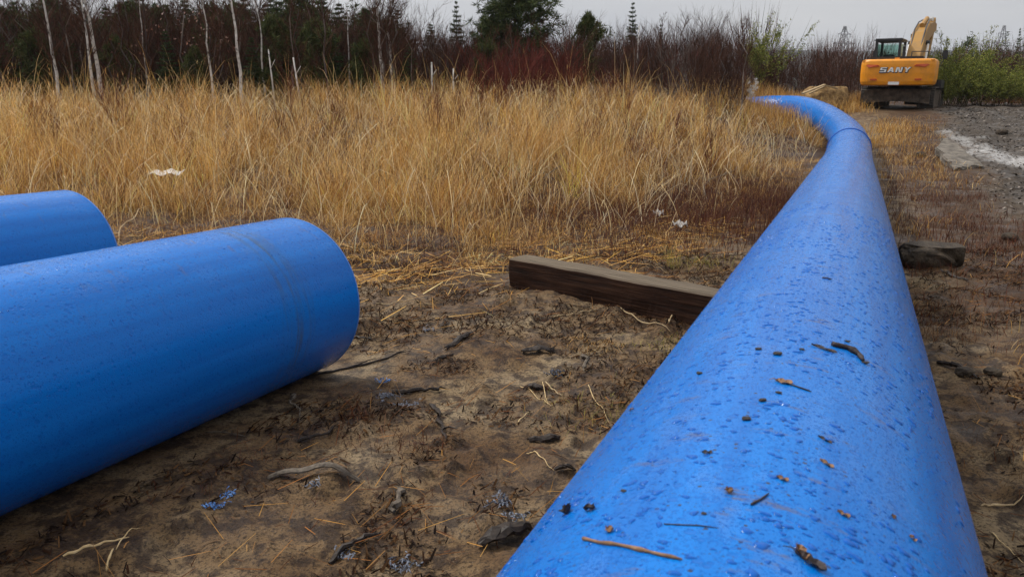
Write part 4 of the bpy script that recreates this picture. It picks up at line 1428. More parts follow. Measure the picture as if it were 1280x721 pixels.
def pine_mesh(h, w_, pal, low=.25, clumps=230, per=44, bushy=1.0):
    """rounded irregular crown of needle tufts on upswept limbs"""
    mb = MB()
    pts = [(random.gauss(0, .02) * i, random.gauss(0, .02) * i, h * i / 6 * .97) for i in range(7)]
    mb.tube(pts, [h * .018 * (1 - .13 * i) for i in range(7)], 7, col=(.10, .055, .03))
    P, D, L = [], [], []
    n_l = int(clumps / 6)
    for b in range(n_l):
        f = random.uniform(low, .98)
        a = random.uniform(0, 6.28)
        prof = (math.sin(math.pi * min(1, (f - low) / (1 - low) * .8 + .22)) ** .8)
        l_ = w_ * prof * random.uniform(.55, 1.15)
        d = Vector((math.cos(a), math.sin(a), random.uniform(.1, .55) * (1 + f) * bushy)).normalized()
        o = Vector((0, 0, h * f * .93))
        tip = o + d * l_ + Vector((0, 0, .12 * l_))
        mid = o.lerp(tip, .5) + Vector((random.gauss(0, .05), random.gauss(0, .05), -.04 * l_))
        mb.tube([o, mid, tip], [.02 * (1.2 - f), .013 * (1.2 - f), .005], 4, False, (.085, .05, .03))
        for c in range(6):
            t = random.uniform(.35, 1.02)
            cc = np.array(o.lerp(tip, t)) + rng.normal(0, .10 * w_, 3) * (.5 if t > .9 else 1)
            dirn = rng.normal(0, 1, (per, 3)); dirn[:, 2] += .55
            dirn /= np.linalg.norm(dirn, axis=1)[:, None]
            P.append(cc + dirn * rng.uniform(0, .07, (per, 1)) * w_); D.append(dirn); L.append(rng.uniform(.09, .22, per))
    P = np.concatenate(P); D = np.concatenate(D); L = np.concatenate(L)
    V, T, C = needles(P, D, L, L * .20, pick(pal, len(P), .28))
    return mb.mesh('trunk', col=True), mesh_np('crown', V, None, T, C)

def tree(name, mm, x, y, s, label, group=None, cat='tree'):
    o = empty(name, (x, y, float(height(np.array([x]), np.array([y]), False)[0]) - .05), random.uniform(0, 6.28), label, cat, group)
    o.scale = (s[0], s[0], s[1]) if hasattr(s, '__len__') else (s, s, s)
    link('trunk', mm[0], M['twig'], o)
    link('crown', mm[1], M['needle'], o)
    return o

spr = [spruce_mesh(6.0, 1.35, DKGREEN, 1.6) for _ in range(3)]
pin = [pine_mesh(5.0, 1.6, PINEGR, .12, 420, 40) for _ in range(3)]
bus = [pine_mesh(2.6, 1.35, BRIGHT, .04, 300, 24, 1.6) for _ in range(3)]
olv = [pine_mesh(3.0, 1.1, OLV, .05, 280, 34, 1.4) for _ in range(2)]

def leafy_bush(h):
    me = shrub_mesh(h, 12, np.array([(.07, .05, .025), (.05, .04, .02)]), .75, 6)
    nv = len(me.vertices); v = np.empty(nv * 3, np.float32); me.vertices.foreach_get('co', v); v = v.reshape(-1, 3)
    v = v[v[:, 2] > h * .06]
    P = v[rng.integers(0, len(v), 5200)] + rng.normal(0, .03, (5200, 3))
    D = rng.normal(0, 1, P.shape); D[:, 2] += .5; D /= np.linalg.norm(D, axis=1)[:, None]
    V, T, C = needles(P, D, rng.uniform(.05, .13, len(P)), rng.uniform(.02, .045, len(P)), pick(BRIGHT, len(P), .25))
    return me, mesh_np('crown', V, None, T, C)
bus = [leafy_bush(2.6) for _ in range(4)]
big_pine = [pine_mesh(5.0, 1.75, PINEGR, .10, 1150, 40)]

def plant_tree(kind, meshes, base_h, u, v_top, y, wf, label, group=None, name=None, k=None):
    x = at(u, 100, y).x
    h = top_h(x, y, v_top)
    return tree(name or kind, meshes[random.randrange(len(meshes)) if k is None else k], x, y, (h / base_h * wf, h / base_h), label, group)

# single conifers that stand out
plant_tree('pine_tree', big_pine, 5.0, 645, -40, 31, 1.1, 'tall dark pine with wide crown over the rust red shrubs', name='pine_tree', k=0)
plant_tree('spruce_tree', spr, 6.0, 572, 0, 34, .9, 'slim dark spruce standing just beside the tall dark pine')
plant_tree('young_pine', olv, 3.0, 733, 14, 30, .75, 'narrow young pine with bare leader shoot in the brown thicket', name='pine_tree')
plant_tree('spruce_tree', spr, 6.0, 788, 2, 42, .85, 'pointed small spruce rising alone above the brown thicket')
plant_tree('spruce_tree', spr, 6.0, 823, 30, 55, .6, 'tiny spruce tip showing above the brown thicket')
plant_tree('green_sapling', bus, 2.6, 954, 38, 36.5, 1.0, 'bright green sapling above the bend of the blue pipe')
plant_tree('spruce_tree', spr, 6.0, 1266, 34, 62, .42, 'thin dark spruce standing clear above the far wood')
plant_tree('spruce_tree', spr, 6.0, 1240, 56, 70, .5, 'low dark spruce under the thin mast')
dark_rows = [(30, -4, 38), (78, -12, 39), (112, 6, 37), (142, 4, 40), (172, -4, 38), (216, 0, 39), (240, -6, 40), (272, 0, 39), (312, -10, 40), (345, -6, 41), (376, 2, 38), (402, -12, 40), (428, 2, 39), (462, 6, 38), (500, 10, 41), (-60, 2, 37), (10, 14, 38), (40, 26, 36), (65, -8, 40), (100, 30, 38), (150, 34, 37), (184, -10, 40), (205, 2, 37), (228, 28, 36), (262, 30, 39), (300, -2, 40), (322, 12, 38), (352, -14, 36), (384, -18, 38), (408, -6, 36), (436, 20, 40), (470, 24, 39), (505, 30, 40), (540, 26, 42), (-120, -4, 38), (-20, 30, 39), (125, 40, 39), (612, 20, 39), (680, 30, 41), (85, 8, 36), (134, 20, 39), (165, 10, 38), (245, 8, 37), (280, 12, 36), (338, 0, 39), (366, -8, 40), (396, 4, 37), (424, 8, 37), (455, 14, 37), (20, 4, 36), (52, 12, 38), (-45, 10, 36), (488, 18, 38)]
for i, (u, v, y) in enumerate(dark_rows):
    if i % 3 == 1:
        plant_tree('pine_tree', pin, 5.0, u, v, y - 5.5, 1.15, 'dark pine in the close conifer row, ' + mark(u), 'dark conifers behind the thicket')
    else:
        plant_tree('spruce_tree', spr, 6.0, u, v, y - 5.5, 1.25, size_word(-v, -5, 3) + ' dark spruce in the close conifer row, ' + mark(u), 'dark conifers behind the thicket')
for i, (u, v, y) in enumerate(((-30, 30, 27.5), (8, 40, 27.8), (48, 34, 28), (96, 52, 27.6), (150, 44, 28), (212, 36, 27.6), (246, 56, 27.2), (318, 44, 27.4), (346, 18, 27.8), (372, 12, 28), (398, 22, 27.5), (420, 40, 27.6), (455, 48, 28), (512, 52, 28), (610, 48, 28.5), (596, 66, 27.5))):
    pn = i % 2 == 0
    plant_tree('young_conifer', olv if pn else spr, 3.0 if pn else 6.0, u, v, y, .85 if pn else 1.3, ('bushy olive green' if pn else 'dark green') + ' young conifer behind the grass, ' + mark(u), 'young conifers just behind the grass')
for i, (u, v, y, wf) in enumerate(((1186, 70, 38, 1.1), (1204, 54, 40, 1.0), (1222, 72, 38, 1.2), (1246, 84, 37, 1.3), (1262, 92, 38, 1.2), (1212, 86, 36.5, 1.2), (1180, 86, 39, 1.0), (1284, 88, 38, 1.2), (1232, 96, 36.5, 1.4), (1300, 80, 40, 1.2), (1196, 96, 37, 1.2), (1270, 100, 37, 1.2), (1320, 92, 38, 1.2), (1193, 78, 37.5, 1.3), (1228, 82, 39, 1.3), (1252, 100, 36.6, 1.3), (1176, 98, 36.6, 1.0), (1205, 66, 39.5, 1.0), (1288, 104, 36.4, 1.3))):
    x = at(u, 100, y).x
    h = top_h(x, y, v)
    tree('green_bush', bus[i % 4], x, y, (h / 2.6 * wf, h / 2.55), ('tall' if v < 75 else 'middling' if v < 90 else 'low') + ' yellow green bush beyond the track, ' + ('close beside the excavator' if u < 1200 else 'between excavator and thin mast' if u < 1240 else 'below the thin mast' if u < 1256 else 'below the thin dark spruce' if u < 1280 else 'cut by the edge of the view'), 'yellow green bushes beside the excavator', 'bush')
for i in range(26):
    u = random.uniform(1170, 1420); y = random.uniform(40, 58)
    x = at(u, 100, y).x
    h = max(top_h(x, y, random.uniform(58, 78)), 1.2)
    put_plant('bare_shrub', shrub_me[i % 4], M['twig'], x, y, (h / 3.0 * 1.2, h / 2.9), size_word(h, 2.0, 2.6) + ' leafless brown shrub behind the green bushes, ' + mark(u), 'shrub', 'leafless shrubs behind the green bushes')

# birches
def birch_material():
    m, n, l, p = mat('birch_bark')
    t = n.new('ShaderNodeTexCoord')
    mp_ = n.new('ShaderNodeMapping'); mp_.inputs['Scale'].default_value = (4, 4, 4.5)
    l.new(t.outputs['Object'], mp_.inputs[0])
    f = tex_noise(n, l, mp_.outputs[0], 1.5, 5, .65)
    c = ramp(n, l, f, [(0.36, (0.04, 0.033, 0.03)), (0.46, (0.50, 0.46, 0.42)), (0.7, (0.74, 0.71, 0.67))])
    l.new(c, p.inputs['Base Color'])
    p.inputs['Roughness'].default_value = .7
    return m
M['birch'] = birch_material()
def birch_mesh(h, r, lean, r_top=.3):
    tb = MB(); cb = MB()
    pts = []
    for i in range(9):
        t = i / 8
        pts.append(Vector((lean * h * t + random.gauss(0, .03), random.gauss(0, .03), h * t)))
    tb.tube(pts, [r * (1 - .8 * i / 8) for i in range(9)], 7)
    for i in range(34):
        t = random.uniform(.28, .98)
        k = min(int(t * 8), 7)
        b = pts[k].lerp(pts[k + 1], t * 8 - k)
        a = random.uniform(0, 6.28)
        grow(cb, b, Vector((math.cos(a), math.sin(a), 1.1)).normalized(), h * .20 * (1.25 - t) + .25, r * .2, 2, PURPLE, .5, 5, .3)
    return tb.mesh('trunk', smooth=True), cb.mesh('crown', col=True)
birch_rows = [  # column of the trunk foot, top row, distance, trunk radius, lean, how it looks
    (74, -70, 27.5, .085, -.045, 'white birch with bare crown standing alone near the dark spruce row'),
    (118, -60, 27.0, .075, -.04, 'thinner white birch of the close pair'),
    (127, -110, 27.4, .105, -.055, 'stouter bright white birch of the close pair'),
    (182, -30, 30, .05, .02, 'thin grey birch between the close pair and the leafy brown shoots'),
    (266, -40, 27.2, .06, -.02, 'brownish slim birch with pale fluffs on its twigs'),
    (302, -80, 26.8, .085, -.03, 'straight white birch rooted in the tall golden grass'),
    (331, -50, 29, .06, -.02, 'slender grey birch in front of the dark conifers'),
    (342, 60, 28, .045, -.05, 'short broken white stem beside the slender grey birch'),
    (375, 70, 27, .05, -.10, 'leaning pale snag in the golden grass'),
    (437, 10, 31, .06, .01, 'pale birch half hidden in the brown thicket'),
    (478, -70, 29, .10, -.02, 'pinkish double birch, nearer stem'),
    (489, -60, 29.4, .085, .02, 'pinkish double birch, farther stem'),
    (540, 76, 29, .06, 0.0, 'short white stump of a birch in the brown thicket'),
    (566, 84, 29, .05, .02, 'lowest white birch stump below the slim dark spruce'),
    (795, 30, 34, .04, .02, 'thin pale birch in the reddish thicket'),
]
for (u, v, y, r, lean, lab) in birch_rows:
    y -= 1.6
    x = at(u, 100, y).x
    h = max(top_h(x, y, v), .8)
    o = empty('birch_tree', (x, y, float(height(np.array([x]), np.array([y]), False)[0]) - .05), 0, lab, 'tree', 'pale birches at the back of the grass')
    if h > 2.4:
        tm, cm = birch_mesh(h, r * .68, lean)
        link('trunk', tm, M['birch'], o)
        link('crown', cm, M['twig'], o)
    else:
        tb = MB()
        r *= .7
        tb.tube([(0, 0, 0), (lean * h * .5, .01, h * .5), (lean * h, 0, h)], [r, r * .85, r * .6], 7)
        tb.tube([(lean * h * .7, 0, h * .7), (lean * h * .7 + .15, .05, h * .85)], [r * .4, r * .2], 5)
        tb.build('trunk', M['birch'], o, smooth=True)
def bare_tree_mesh(h):
    mb = MB(); pts = [Vector((random.gauss(0, .03) * i, random.gauss(0, .03) * i, h * i / 7)) for i in range(8)]
    mb.tube(pts, [.05 * (1 - .11 * i) for i in range(8)], 6, False, tuple(random.choice([(.10, .08, .07), (.06, .045, .04), (.16, .13, .11)])))
    for i in range(26):
        t = random.uniform(.2, .98); k = min(int(t * 7), 6); a = random.uniform(0, 6.28)
        grow(mb, pts[k].lerp(pts[k + 1], t * 7 - k), Vector((math.cos(a), math.sin(a), 1.5)).normalized(), h * .20 * (1.3 - t) + .2, .014, 2, PURPLE, .45, 5, .4)
    return mb.mesh('bare_tree', col=True)
bare_me = [bare_tree_mesh(5.0) for _ in range(5)]
for i in range(76):
    u = random.uniform(-90, 540) if i < 62 else random.uniform(540, 930); y = random.uniform(25.8, 31)
    x = at(u, 100, y).x
    h = top_h(x, y, random.uniform(-40, 30) if u < 540 else random.uniform(14, 40))
    put_plant('bare_tree', bare_me[i % 5], M['twig'], x, y, (h / 5.0 * .95, h / 5.0), size_word(h, 4.2, 4.9) + ' thin dark bare tree, ' + ('front row, ' if y < 28 else 'back row, ') + mark(u), 'tree', 'thin bare trees at the back of the grass')
# pale seed heads and last leaves on the shoots left of the straight birch
def fluff():
    n = 160
    P, D = [], []
    for (u, v, k) in ((160, 60, 12), (250, 25, 30), (262, 45, 20), (240, 60, 14), (272, 52, 10), (196, 32, 14), (220, 40, 12), (135, 55, 8)):
        for i in range(k):
            y = random.uniform(27, 28.5)
            P.append(tuple(at(u + random.gauss(0, 10), v + random.gauss(0, 9), y))); D.append(rng.normal(0, 1, 3))
    P = np.array(P); D = np.array(D); D /= np.linalg.norm(D, axis=1)[:, None]
    n = len(P)
    V, T, C = needles(P, D, np.full(n, .10), np.full(n, .07), pick(np.array([(.36, .2, .15), (.45, .3, .25), (.25, .1, .06)]), n))
    return tag(link('withered_leaves', mesh_np('withered_leaves', V, None, T, C), M['needle']), kind='stuff')
fluff()

# the wood farther off: one mass
def far_wood():
    Vs, Ts, Cs, o = [], [], [], 0
    src = []
    for me in (spr[0][1], pin[0][1]):
        nv = len(me.vertices); v = np.empty(nv * 3, np.float32); me.vertices.foreach_get('co', v); v = v.reshape(-1, 3, 3)
        c = np.empty(nv * 4, np.float32); me.attributes['Col'].data.foreach_get('color', c); c = c.reshape(-1, 3, 4)[:, :, :3]
        src.append((v, c, 6.0 if me is spr[0][1] else 5.0))
    for i in range(820):
        y = 48 * (260 / 48) ** random.random()
        x = random.uniform(-.9, .95) * y
        if i >= 520:                                     # the wood also closes in on the other sides
            q = random.uniform(R(50), R(310)); dd_ = random.uniform(26, 60)
            x, y = dd_ * math.sin(q), dd_ * math.cos(q)
        h = random.uniform(2.2, 4.6) * (1 + .35 * (random.random() < .15)) * (1 + max(y, 0) / 500) * (1 if i < 520 else 1.7)
        bare = random.random() < .5
        if bare:
            # a bare round crown of fine upright twigs
            n = 260
            P = np.stack([rng.normal(0, .26 * h * .6, n), rng.normal(0, .26 * h * .6, n), rng.uniform(.02, .72, n) * h], 1)
            D = np.stack([P[:, 0] * .5, P[:, 1] * .5, np.full(n, h * .45)], 1) + rng.normal(0, .25, (n, 3))
            D /= np.linalg.norm(D, axis=1)[:, None]
            V, T, C = needles(P, D, rng.uniform(.2, .42, n) * h, np.full(n, .035), pick(PURPLE * 1.25, n))
        else:
            v, c, bh = src[random.randrange(2)]
            sel = rng.choice(len(v), 420, replace=False)
            s = h / bh
            vv = v[sel]
            cen_ = vv.mean(1, keepdims=True)
            vv = cen_ + (vv - cen_) * 2.1
            a = random.uniform(0, 6.28)
            R2 = np.array([[math.cos(a), -math.sin(a), 0], [math.sin(a), math.cos(a), 0], [0, 0, 1]])
            V = (vv.reshape(-1, 3) @ R2.T) * s
            T = np.arange(len(V)).reshape(-1, 3); C = c[sel].reshape(-1, 3)
        Vs.append(V + np.array([x, y, float(np.interp(x * U2[0] + y * U2[1], TP, ZP))])); Ts.append(T + o); Cs.append(C); o += len(V)
    return tag(link('forest', mesh_np('forest', np.concatenate(Vs), None, np.concatenate(Ts), np.concatenate(Cs)), M['needle']), kind='stuff')
far_wood()

def brushwood():
    n = 190000
    y = rng.uniform(28, 47, n); u = rng.uniform(-260, 1500, n)
    x = (u - 640) / F_PX * y
    d, _ = pipe_dist(x, y)
    lump_ = fbm(x / 1.3, y / 1.3, 3, 120)
    ok = (d > 1.2) & ((u < 1085) | (y > 42)) & ((u < 925) | (y > 38)) & (rng.random(n) < sstep(.3, .6, lump_))
    x, y, u, lump_ = x[ok], y[ok], u[ok], lump_[ok]
    n = len(x)
    zt = CAM_H + (HORIZON - np.interp(u, sky_u + [1180, 1500], sky_v + [66, 64])) / F_PX * y
    zg = height(x, y, False)
    hm = np.clip((zt - zg) * (.5 + .75 * lump_), .8, 5.2)
    t = rng.random(n) ** 1.3
    P = np.stack([x, y, zg + hm * t * .72], 1)
    D = rng.normal(0, .42, (n, 3)); D[:, 2] += 1
    D /= np.linalg.norm(D, axis=1)[:, None]
    V, T, C = needles(P, D, rng.uniform(.25, .85, n), rng.uniform(.008, .022, n), pick(np.concatenate([PURPLE, PURPLE * .8, GREYTW[2:], REDTW[1:2]]), n))
    return tag(link('brushwood', mesh_np('brushwood', V, None, T, C), M['twig']), kind='stuff')
brushwood()

# white fluffy stalk by the far end of the pipe, pale boards thrown on the grass mound
def fluffy_plant():
    c = gnd(943, 124)
    c = Vector((at(940, 124, 31.5).x, 31.5, 0)); c.z = gz(c.x, c.y)
    o = empty('fireweed', tuple(c), 0, 'dried tall weed with white fluffy seed heads at the hidden end of the blue pipe', 'plant')
    mb = MB(); hd = []
    for k in range(4):
        a = Vector((random.gauss(0, .12), random.gauss(0, .1), 0)); h = top_h(c.x, c.y, (98, 100, 112, 118)[k])
        pts = [a + Vector((random.gauss(0, .02) * i, random.gauss(0, .02) * i, h * i / 5)) for i in range(6)]
        mb.tube(pts, [.008] * 6, 4, False)
        for j in range(12):
            t = random.uniform(.55, 1.0); i = min(int(t * 5), 4)
            hd.append(tuple(pts[i].lerp(pts[i + 1], t * 5 - i) + Vector((random.gauss(0, .05), random.gauss(0, .05), random.gauss(0, .04)))))
    mb.build('stem', M['straw'], o)
    P = np.repeat(np.array(hd), 12, 0); D = rng.normal(0, 1, P.shape); D /= np.linalg.norm(D, axis=1)[:, None]
    V, T, C = needles(P, D, np.full(len(P), .08), np.full(len(P), .03), np.tile(np.array([[.7, .68, .64]]), (len(P), 1)))
    link('seed_head', mesh_np('seed_head', V, None, T, C), M['needle'], o)
fluffy_plant()

def board(a, b, w_, th, m, label):
    d = (b - a); L = d.length; d.normalize()
    q = d.to_track_quat('X', 'Z').to_matrix()
    o = MB().box((0, 0, 0), (L, w_, th), q).build('board', m, bevel=.006)
    o.location = (a + b) / 2
    return tag(o, label, 'board', 'pale boards thrown on the mound')
board(at(1003, 117, 32.8), at(1031, 106, 33.2), .14, .05, M['wood_pale'], 'long pale board sloping up the straw mound behind the blue pipe')
board(at(1012, 117, 33.1), at(1033, 107.5, 33.3), .12, .05, M['wood_pale'], 'second pale board just under the long sloping one')
board(at(1030, 106.5, 33.1), at(1047, 111, 33.2), .12, .05, M['wood_pale'], 'short pale board sloping down toward the excavator')
mo = at(1030, 116, 33.9)
mound = lump('straw_mound', simple('straw_mound', (.10, .05, .02), (.42, .27, .11), 6, .9, bstr=.8, bdist=.05), (mo.x, mo.y, mo.z - .35), (1.0, .7, .75), 6, sub=4, noise=.3, label='low heap of straw and soil carrying the pale boards', cat='mound')

# ------------------------------------------------------------------ power line masts
def pylon(u, v_top, y, wbase, label):
    m = M.setdefault('steel', simple('galvanised_steel', (.10, .105, .11), (.2, .2, .21), 3, .6, .3, bstr=0))
    x = at(u, 100, y).x
    z0 = 1.0; H = at(640, v_top, y).z - z0
    o = empty('power_pylon', (x, y, z0), .25, label, 'pylon')
    b = MB(); n = 9
    def half(t): return wbase * (1 - t) ** .8 * .5 + .25
    for sx in (-1, 1):
        for sy in (-1, 1):
            b.tube([(sx * half(i / n), sy * half(i / n), H * i / n) for i in range(n + 1)], .09, 4)
    for i in range(n):
        for sy in (-1, 1):
            a_, c_ = half(i / n), half((i + 1) / n)
            b.tube([(-a_, sy * a_, H * i / n), (c_, sy * c_, H * (i + 1) / n)], .06, 3); b.tube([(a_, sy * a_, H * i / n), (-c_, sy * c_, H * (i + 1) / n)], .06, 3)
            b.tube([(sy * a_, -a_, H * i / n), (sy * c_, c_, H * (i + 1) / n)], .06, 3); b.tube([(sy * a_, a_, H * i / n), (sy * c_, -c_, H * (i + 1) / n)], .06, 3)
    b.build('mast', m, o)
    for t, l_ in ((.60, 2.6), (.74, 3.6), (.88, 2.2)):
        k = MB(); z = H * t
        k.tube([(-l_, 0, z), (l_, 0, z)], .09, 4)
        k.tube([(-l_, 0, z), (0, 0, z + .9), (l_, 0, z)], .06, 4)
        for sx in (-1, 1): k.tube([(sx * l_ * .95, 0, z), (sx * l_ * .95, 0, z - 1.0)], .07, 4)
        k.build('cross_arm', m, o)
pylon(1050, 33, 250, 4.2, 'grey lattice power pylon above the wood beside the excavator')
pylon(1246, 32, 290, 2.6, 'faint lattice mast above the wood near the thin dark spruce')

# ------------------------------------------------------------------ excavator
def paint(name, c, dirt=(.10, .07, .045), amt=.35, rough=.4):
    m, n, l, p = mat(name)
    t = n.new('ShaderNodeTexCoord')
    f = ramp(n, l, tex_noise(n, l, t.outputs['Object'], 2.6, 8, .7), [(0.45, (0, 0, 0)), (0.75, (1, 1, 1))])
    col = mixc(n, l, mth(n, l, 'MULTIPLY', f, amt), c, dirt)
    l.new(col, p.inputs['Base Color'])
    p.inputs['Roughness'].default_value = rough
    return m
def excavator():
    g = gnd(1127, 137)
    ex = at(1127, 137, 33)
    base = gz(ex.x, 36)
    Y, YB = paint('yellow_paint', (.76, .285, .008), amt=.4), paint('dusty_yellow_paint', (.36, .185, .032), (.20, .13, .07), .8, .6)
    K = paint('black_paint', (.018, .018, .02), (.06, .05, .045), .5, .45)
    MUD = simple('mud_caked_steel', (.03, .022, .016), (.15, .115, .085), 5, .8, bstr=.8, bdist=.04)
    TRK = simple('track_steel', (.03, .026, .022), (.10, .085, .07), 9, .7, bstr=.6, bdist=.03)
    CHR = paint('cylinder_rod', (.72, .70, .66), (.4, .35, .3), .4, .3)
    WHT = paint('white_paint', (.78, .78, .76), amt=.15)
    REDP = paint('red_reflector', (.50, .07, .01), amt=.2)
    GL = bpy.data.materials.new('cab_glass'); GL.use_nodes = True
    p = GL.node_tree.nodes['Principled BSDF']
    p.inputs['Base Color'].default_value = (.55, .72, .66, 1); p.inputs['Roughness'].default_value = .05
    p.inputs['Transmission Weight'].default_value = 1.0; p.inputs['IOR'].default_value = 1.1
    az = math.atan2(ex.x, 33)                                     # bearing from the camera
    o = empty('excavator', (ex.x + math.sin(az) * 2.8, 33 + math.cos(az) * 2.8, ex.z - .05), -(az + R(7)), 'yellow tracked excavator seen from behind on the muddy track', 'excavator')
    # tracks
    for sx in (-1, 1):
        poly = []
        for i in range(13):
            a = math.pi / 2 + math.pi * i / 12
            poly.append((-1.55 + .44 * math.cos(a), .46 + .44 * math.sin(a)))
        for i in range(13):
            a = -math.pi / 2 + math.pi * i / 12
            poly.append((1.55 + .44 * math.cos(a), .46 + .44 * math.sin(a)))
        t = MB().prism([(a * .98, .46 + (b - .46) * .82) for a, b in poly], sx * 1.08 - .2, sx * 1.08 + .2).build('track_frame', MUD, o)
        tr_ = MB()
        per = []
        for i in range(len(poly)):
            a, b = Vector(poly[i]), Vector(poly[(i + 1) % len(poly)])
            k = max(1, round((b - a).length / .17))
            for j in range(k): per.append((a.lerp(b, j / k), (b - a).normalized()))
        for (q, d) in per:
            ang_ = math.atan2(d.y, d.x)
            rot = Matrix.Rotation(ang_, 3, 'X')
            tr_.box((sx * 1.08, q.x, q.y), (.60, .15, .035), rot)
            nrm = Vector((0, d.y, -d.x))
            tr_.box((sx * 1.08 + 0, q.x + nrm.y * .03, q.y + nrm.z * .03), (.58, .025, .05), rot)
        tag(tr_.build('crawler_track', TRK, o), kind=None)
        for yy, rr in ((-1.55, .33), (1.55, .33)):
            w_ = MB()
            ring = []
            w_.tube([(sx * 1.08 - .23, yy, .46), (sx * 1.08 + .23, yy, .46)], rr, 18)
            w_.build('sprocket', MUD, o)
    MB().box((0, 0, .55), (1.7, 1.7, .42)).build('car_body', MUD, o, bevel=.05)
    # rear plate, its lower edge slightly arched, with ribs
    n = 10
    poly = [(-1.24 + 2.48 * i / n, .26 + .10 * math.sin(math.pi * i / n)) for i in range(n + 1)] + [(1.24, .80), (.9, .84), (-.9, .84), (-1.24, .80)]
    vs = [(x, -2.16, z) for x, z in poly] + [(x, -2.06, z) for x, z in poly]
    k = len(poly)
    pl = MB().add(vs, [tuple(range(k)), tuple(range(2 * k - 1, k - 1, -1))] + [(i, i + k, (i + 1) % k + k, (i + 1) % k) for i in range(k)]).build('rear_plate', MUD, o)
    for xx in (-.62, 0.05, .66): MB().box((xx, -2.185, .57), (.05, .05, .46)).build('plate_rib', MUD, pl)
    MB().tube([(0, 0, .7), (0, 0, .98)], .62, 24).build('slew_ring', K, o)
    # upper structure
    MB().box((0, -.35, 1.08), (2.5, 4.0, .18)).build('deck', K, o, bevel=.03)
    # counterweight: rounded in plan, bevelled top and bottom
    def plan(inset, dy=0):
        pts = []
        X, rr = 1.39 - inset, .42
        y0 = -2.82 + inset * .8 + dy
        for a in range(7):
            t = math.pi + (math.pi / 2) * a / 6
            pts.append((-X + rr + rr * math.cos(t), y0 + rr * .7 + rr * .7 * math.sin(t)))
        for i in range(1, 6): pts.append((-X + rr + (2 * X - 2 * rr) * i / 6, y0 - .05 * math.sin(math.pi * i / 6)))
        for a in range(7):
            t = 1.5 * math.pi + (math.pi / 2) * a / 6
            pts.append((X - rr + rr * math.cos(t), y0 + rr * .7 + rr * .7 * math.sin(t)))
        pts += [(X, -1.75), (-X, -1.75)]
        return pts
    lev = [(.99, .11), (1.03, .05), (1.14, .015), (1.45, 0.0), (1.80, 0.005), (1.93, .02), (1.985, .06), (2.01, .12)]
    rings_ = [[(x, y, z) for x, y in plan(i_)] for z, i_ in lev]
    k = len(rings_[0])
    vs = [p_ for r_ in rings_ for p_ in r_]
    fs = [(a * k + i, a * k + (i + 1) % k, (a + 1) * k + (i + 1) % k, (a + 1) * k + i) for a in range(len(lev) - 1) for i in range(k)]
    fs += [tuple(range(k - 1, -1, -1)), tuple((len(lev) - 1) * k + i for i in range(k))]
    cw = MB().add(vs, fs).build('counterweight', Y, o, smooth=False)
    yr = -2.875
    for sx in (-1, 1):
        MB().add([(sx * .62, yr, 1.72), (sx * 1.02, yr + .02, 1.69), (sx * 1.16, yr + .06, 1.78), (sx * 1.1, yr + .05, 1.81), (sx * .70, yr, 1.79),
                  (sx * .62, yr + .1, 1.72), (sx * 1.02, yr + .12, 1.69), (sx * 1.16, yr + .16, 1.78), (sx * 1.1, yr + .15, 1.81), (sx * .70, yr + .1, 1.79)],
                 [(0, 1, 2, 3, 4), (9, 8, 7, 6, 5)] + [(i, i + 5, (i + 1) % 5 + 5, (i + 1) % 5) for i in range(5)]).build('reflector', REDP, cw)
        MB().box((sx * .82, yr + .02, 1.22), (.24, .06, .055)).build('lower_slot', REDP, cw)
        MB().box((sx * 1.25, -2.62, 1.96), (.14, .22, .05)).build('lifting_lug', Y, cw)
    MB().box((-.06, yr + .05, 1.07), (.40, .06, .12)).build('number_plate', WHT, cw)
    MB().box((-.05, -2.62, 2.03), (.16, .16, .08)).build('lifting_lug', Y, cw)
    # lettering: S A N Y in slanted block capitals, white with a dark edge
    bars = {'S': [(0, .82, 1, 1), (0, .5, .28, .82), (0, .41, 1, .59), (.72, .18, 1, .5), (0, 0, 1, .18)],
            'A': [(.3, .2, .7, .36)],
            'N': [(0, 0, .27, 1), (.73, 0, 1, 1)], 'Y': [(.36, 0, .64, .5)]}
    poly_x = {'A': [[(0, 0), (.28, 0), (.62, 1), (.36, 1)], [(.72, 0), (1, 0), (.64, 1), (.38, 1)]], 'N': [[(.2, 1), (.42, 1), (.8, 0), (.58, 0)]], 'Y': [[(0, 1), (.3, 1), (.64, .42), (.36, .42)], [(1, 1), (.7, 1), (.36, .42), (.64, .42)]]}
    lw, lh, gap = .235, .185, .055
    x0 = -.62
    for i, ch in enumerate('SANY'):
        for grow_, m_, dy in ((.022, K, .012), (0, WHT, .0)):
            mb = MB()
            X0 = x0 + i * (lw + gap) + (.012 if grow_ else 0); Z0 = 1.50 - (.012 if grow_ else 0)
            shp = [[(a, b), (c_, b), (c_, d), (a, d)] for a, b, c_, d in bars[ch]] + poly_x.get(ch, [])
            for si, sh in enumerate(shp):
                cx_ = sum(p_[0] for p_ in sh) / 4; cz_ = sum(p_[1] for p_ in sh) / 4
                fr = []
                for (a, b) in sh:
                    xx = X0 + a * lw + (grow_ * math.copysign(1, a - cx_)); zz = Z0 + b * lh + grow_ * math.copysign(1, b - cz_)
                    fr.append((xx + (zz - 1.5) * .22, zz))
                yy = yr - .012 + dy - .0015 * si
                mb.add([(a, yy, b) for a, b in fr] + [(a, yy + .03, b) for a, b in fr], [(0, 1, 2, 3), (7, 6, 5, 4)] + [(q, q + 4, (q + 1) % 4 + 4, (q + 1) % 4) for q in range(4)])
            mb.build('letter' if not grow_ else 'letter_edge', m_, cw)
    # body sides, engine hood, handrail
    for sx in (-1, 1): MB().box((sx * .98 , -.85, 1.58), (.52, 1.78, .84)).build('side_cover', Y if sx > 0 else K, o, bevel=.04)
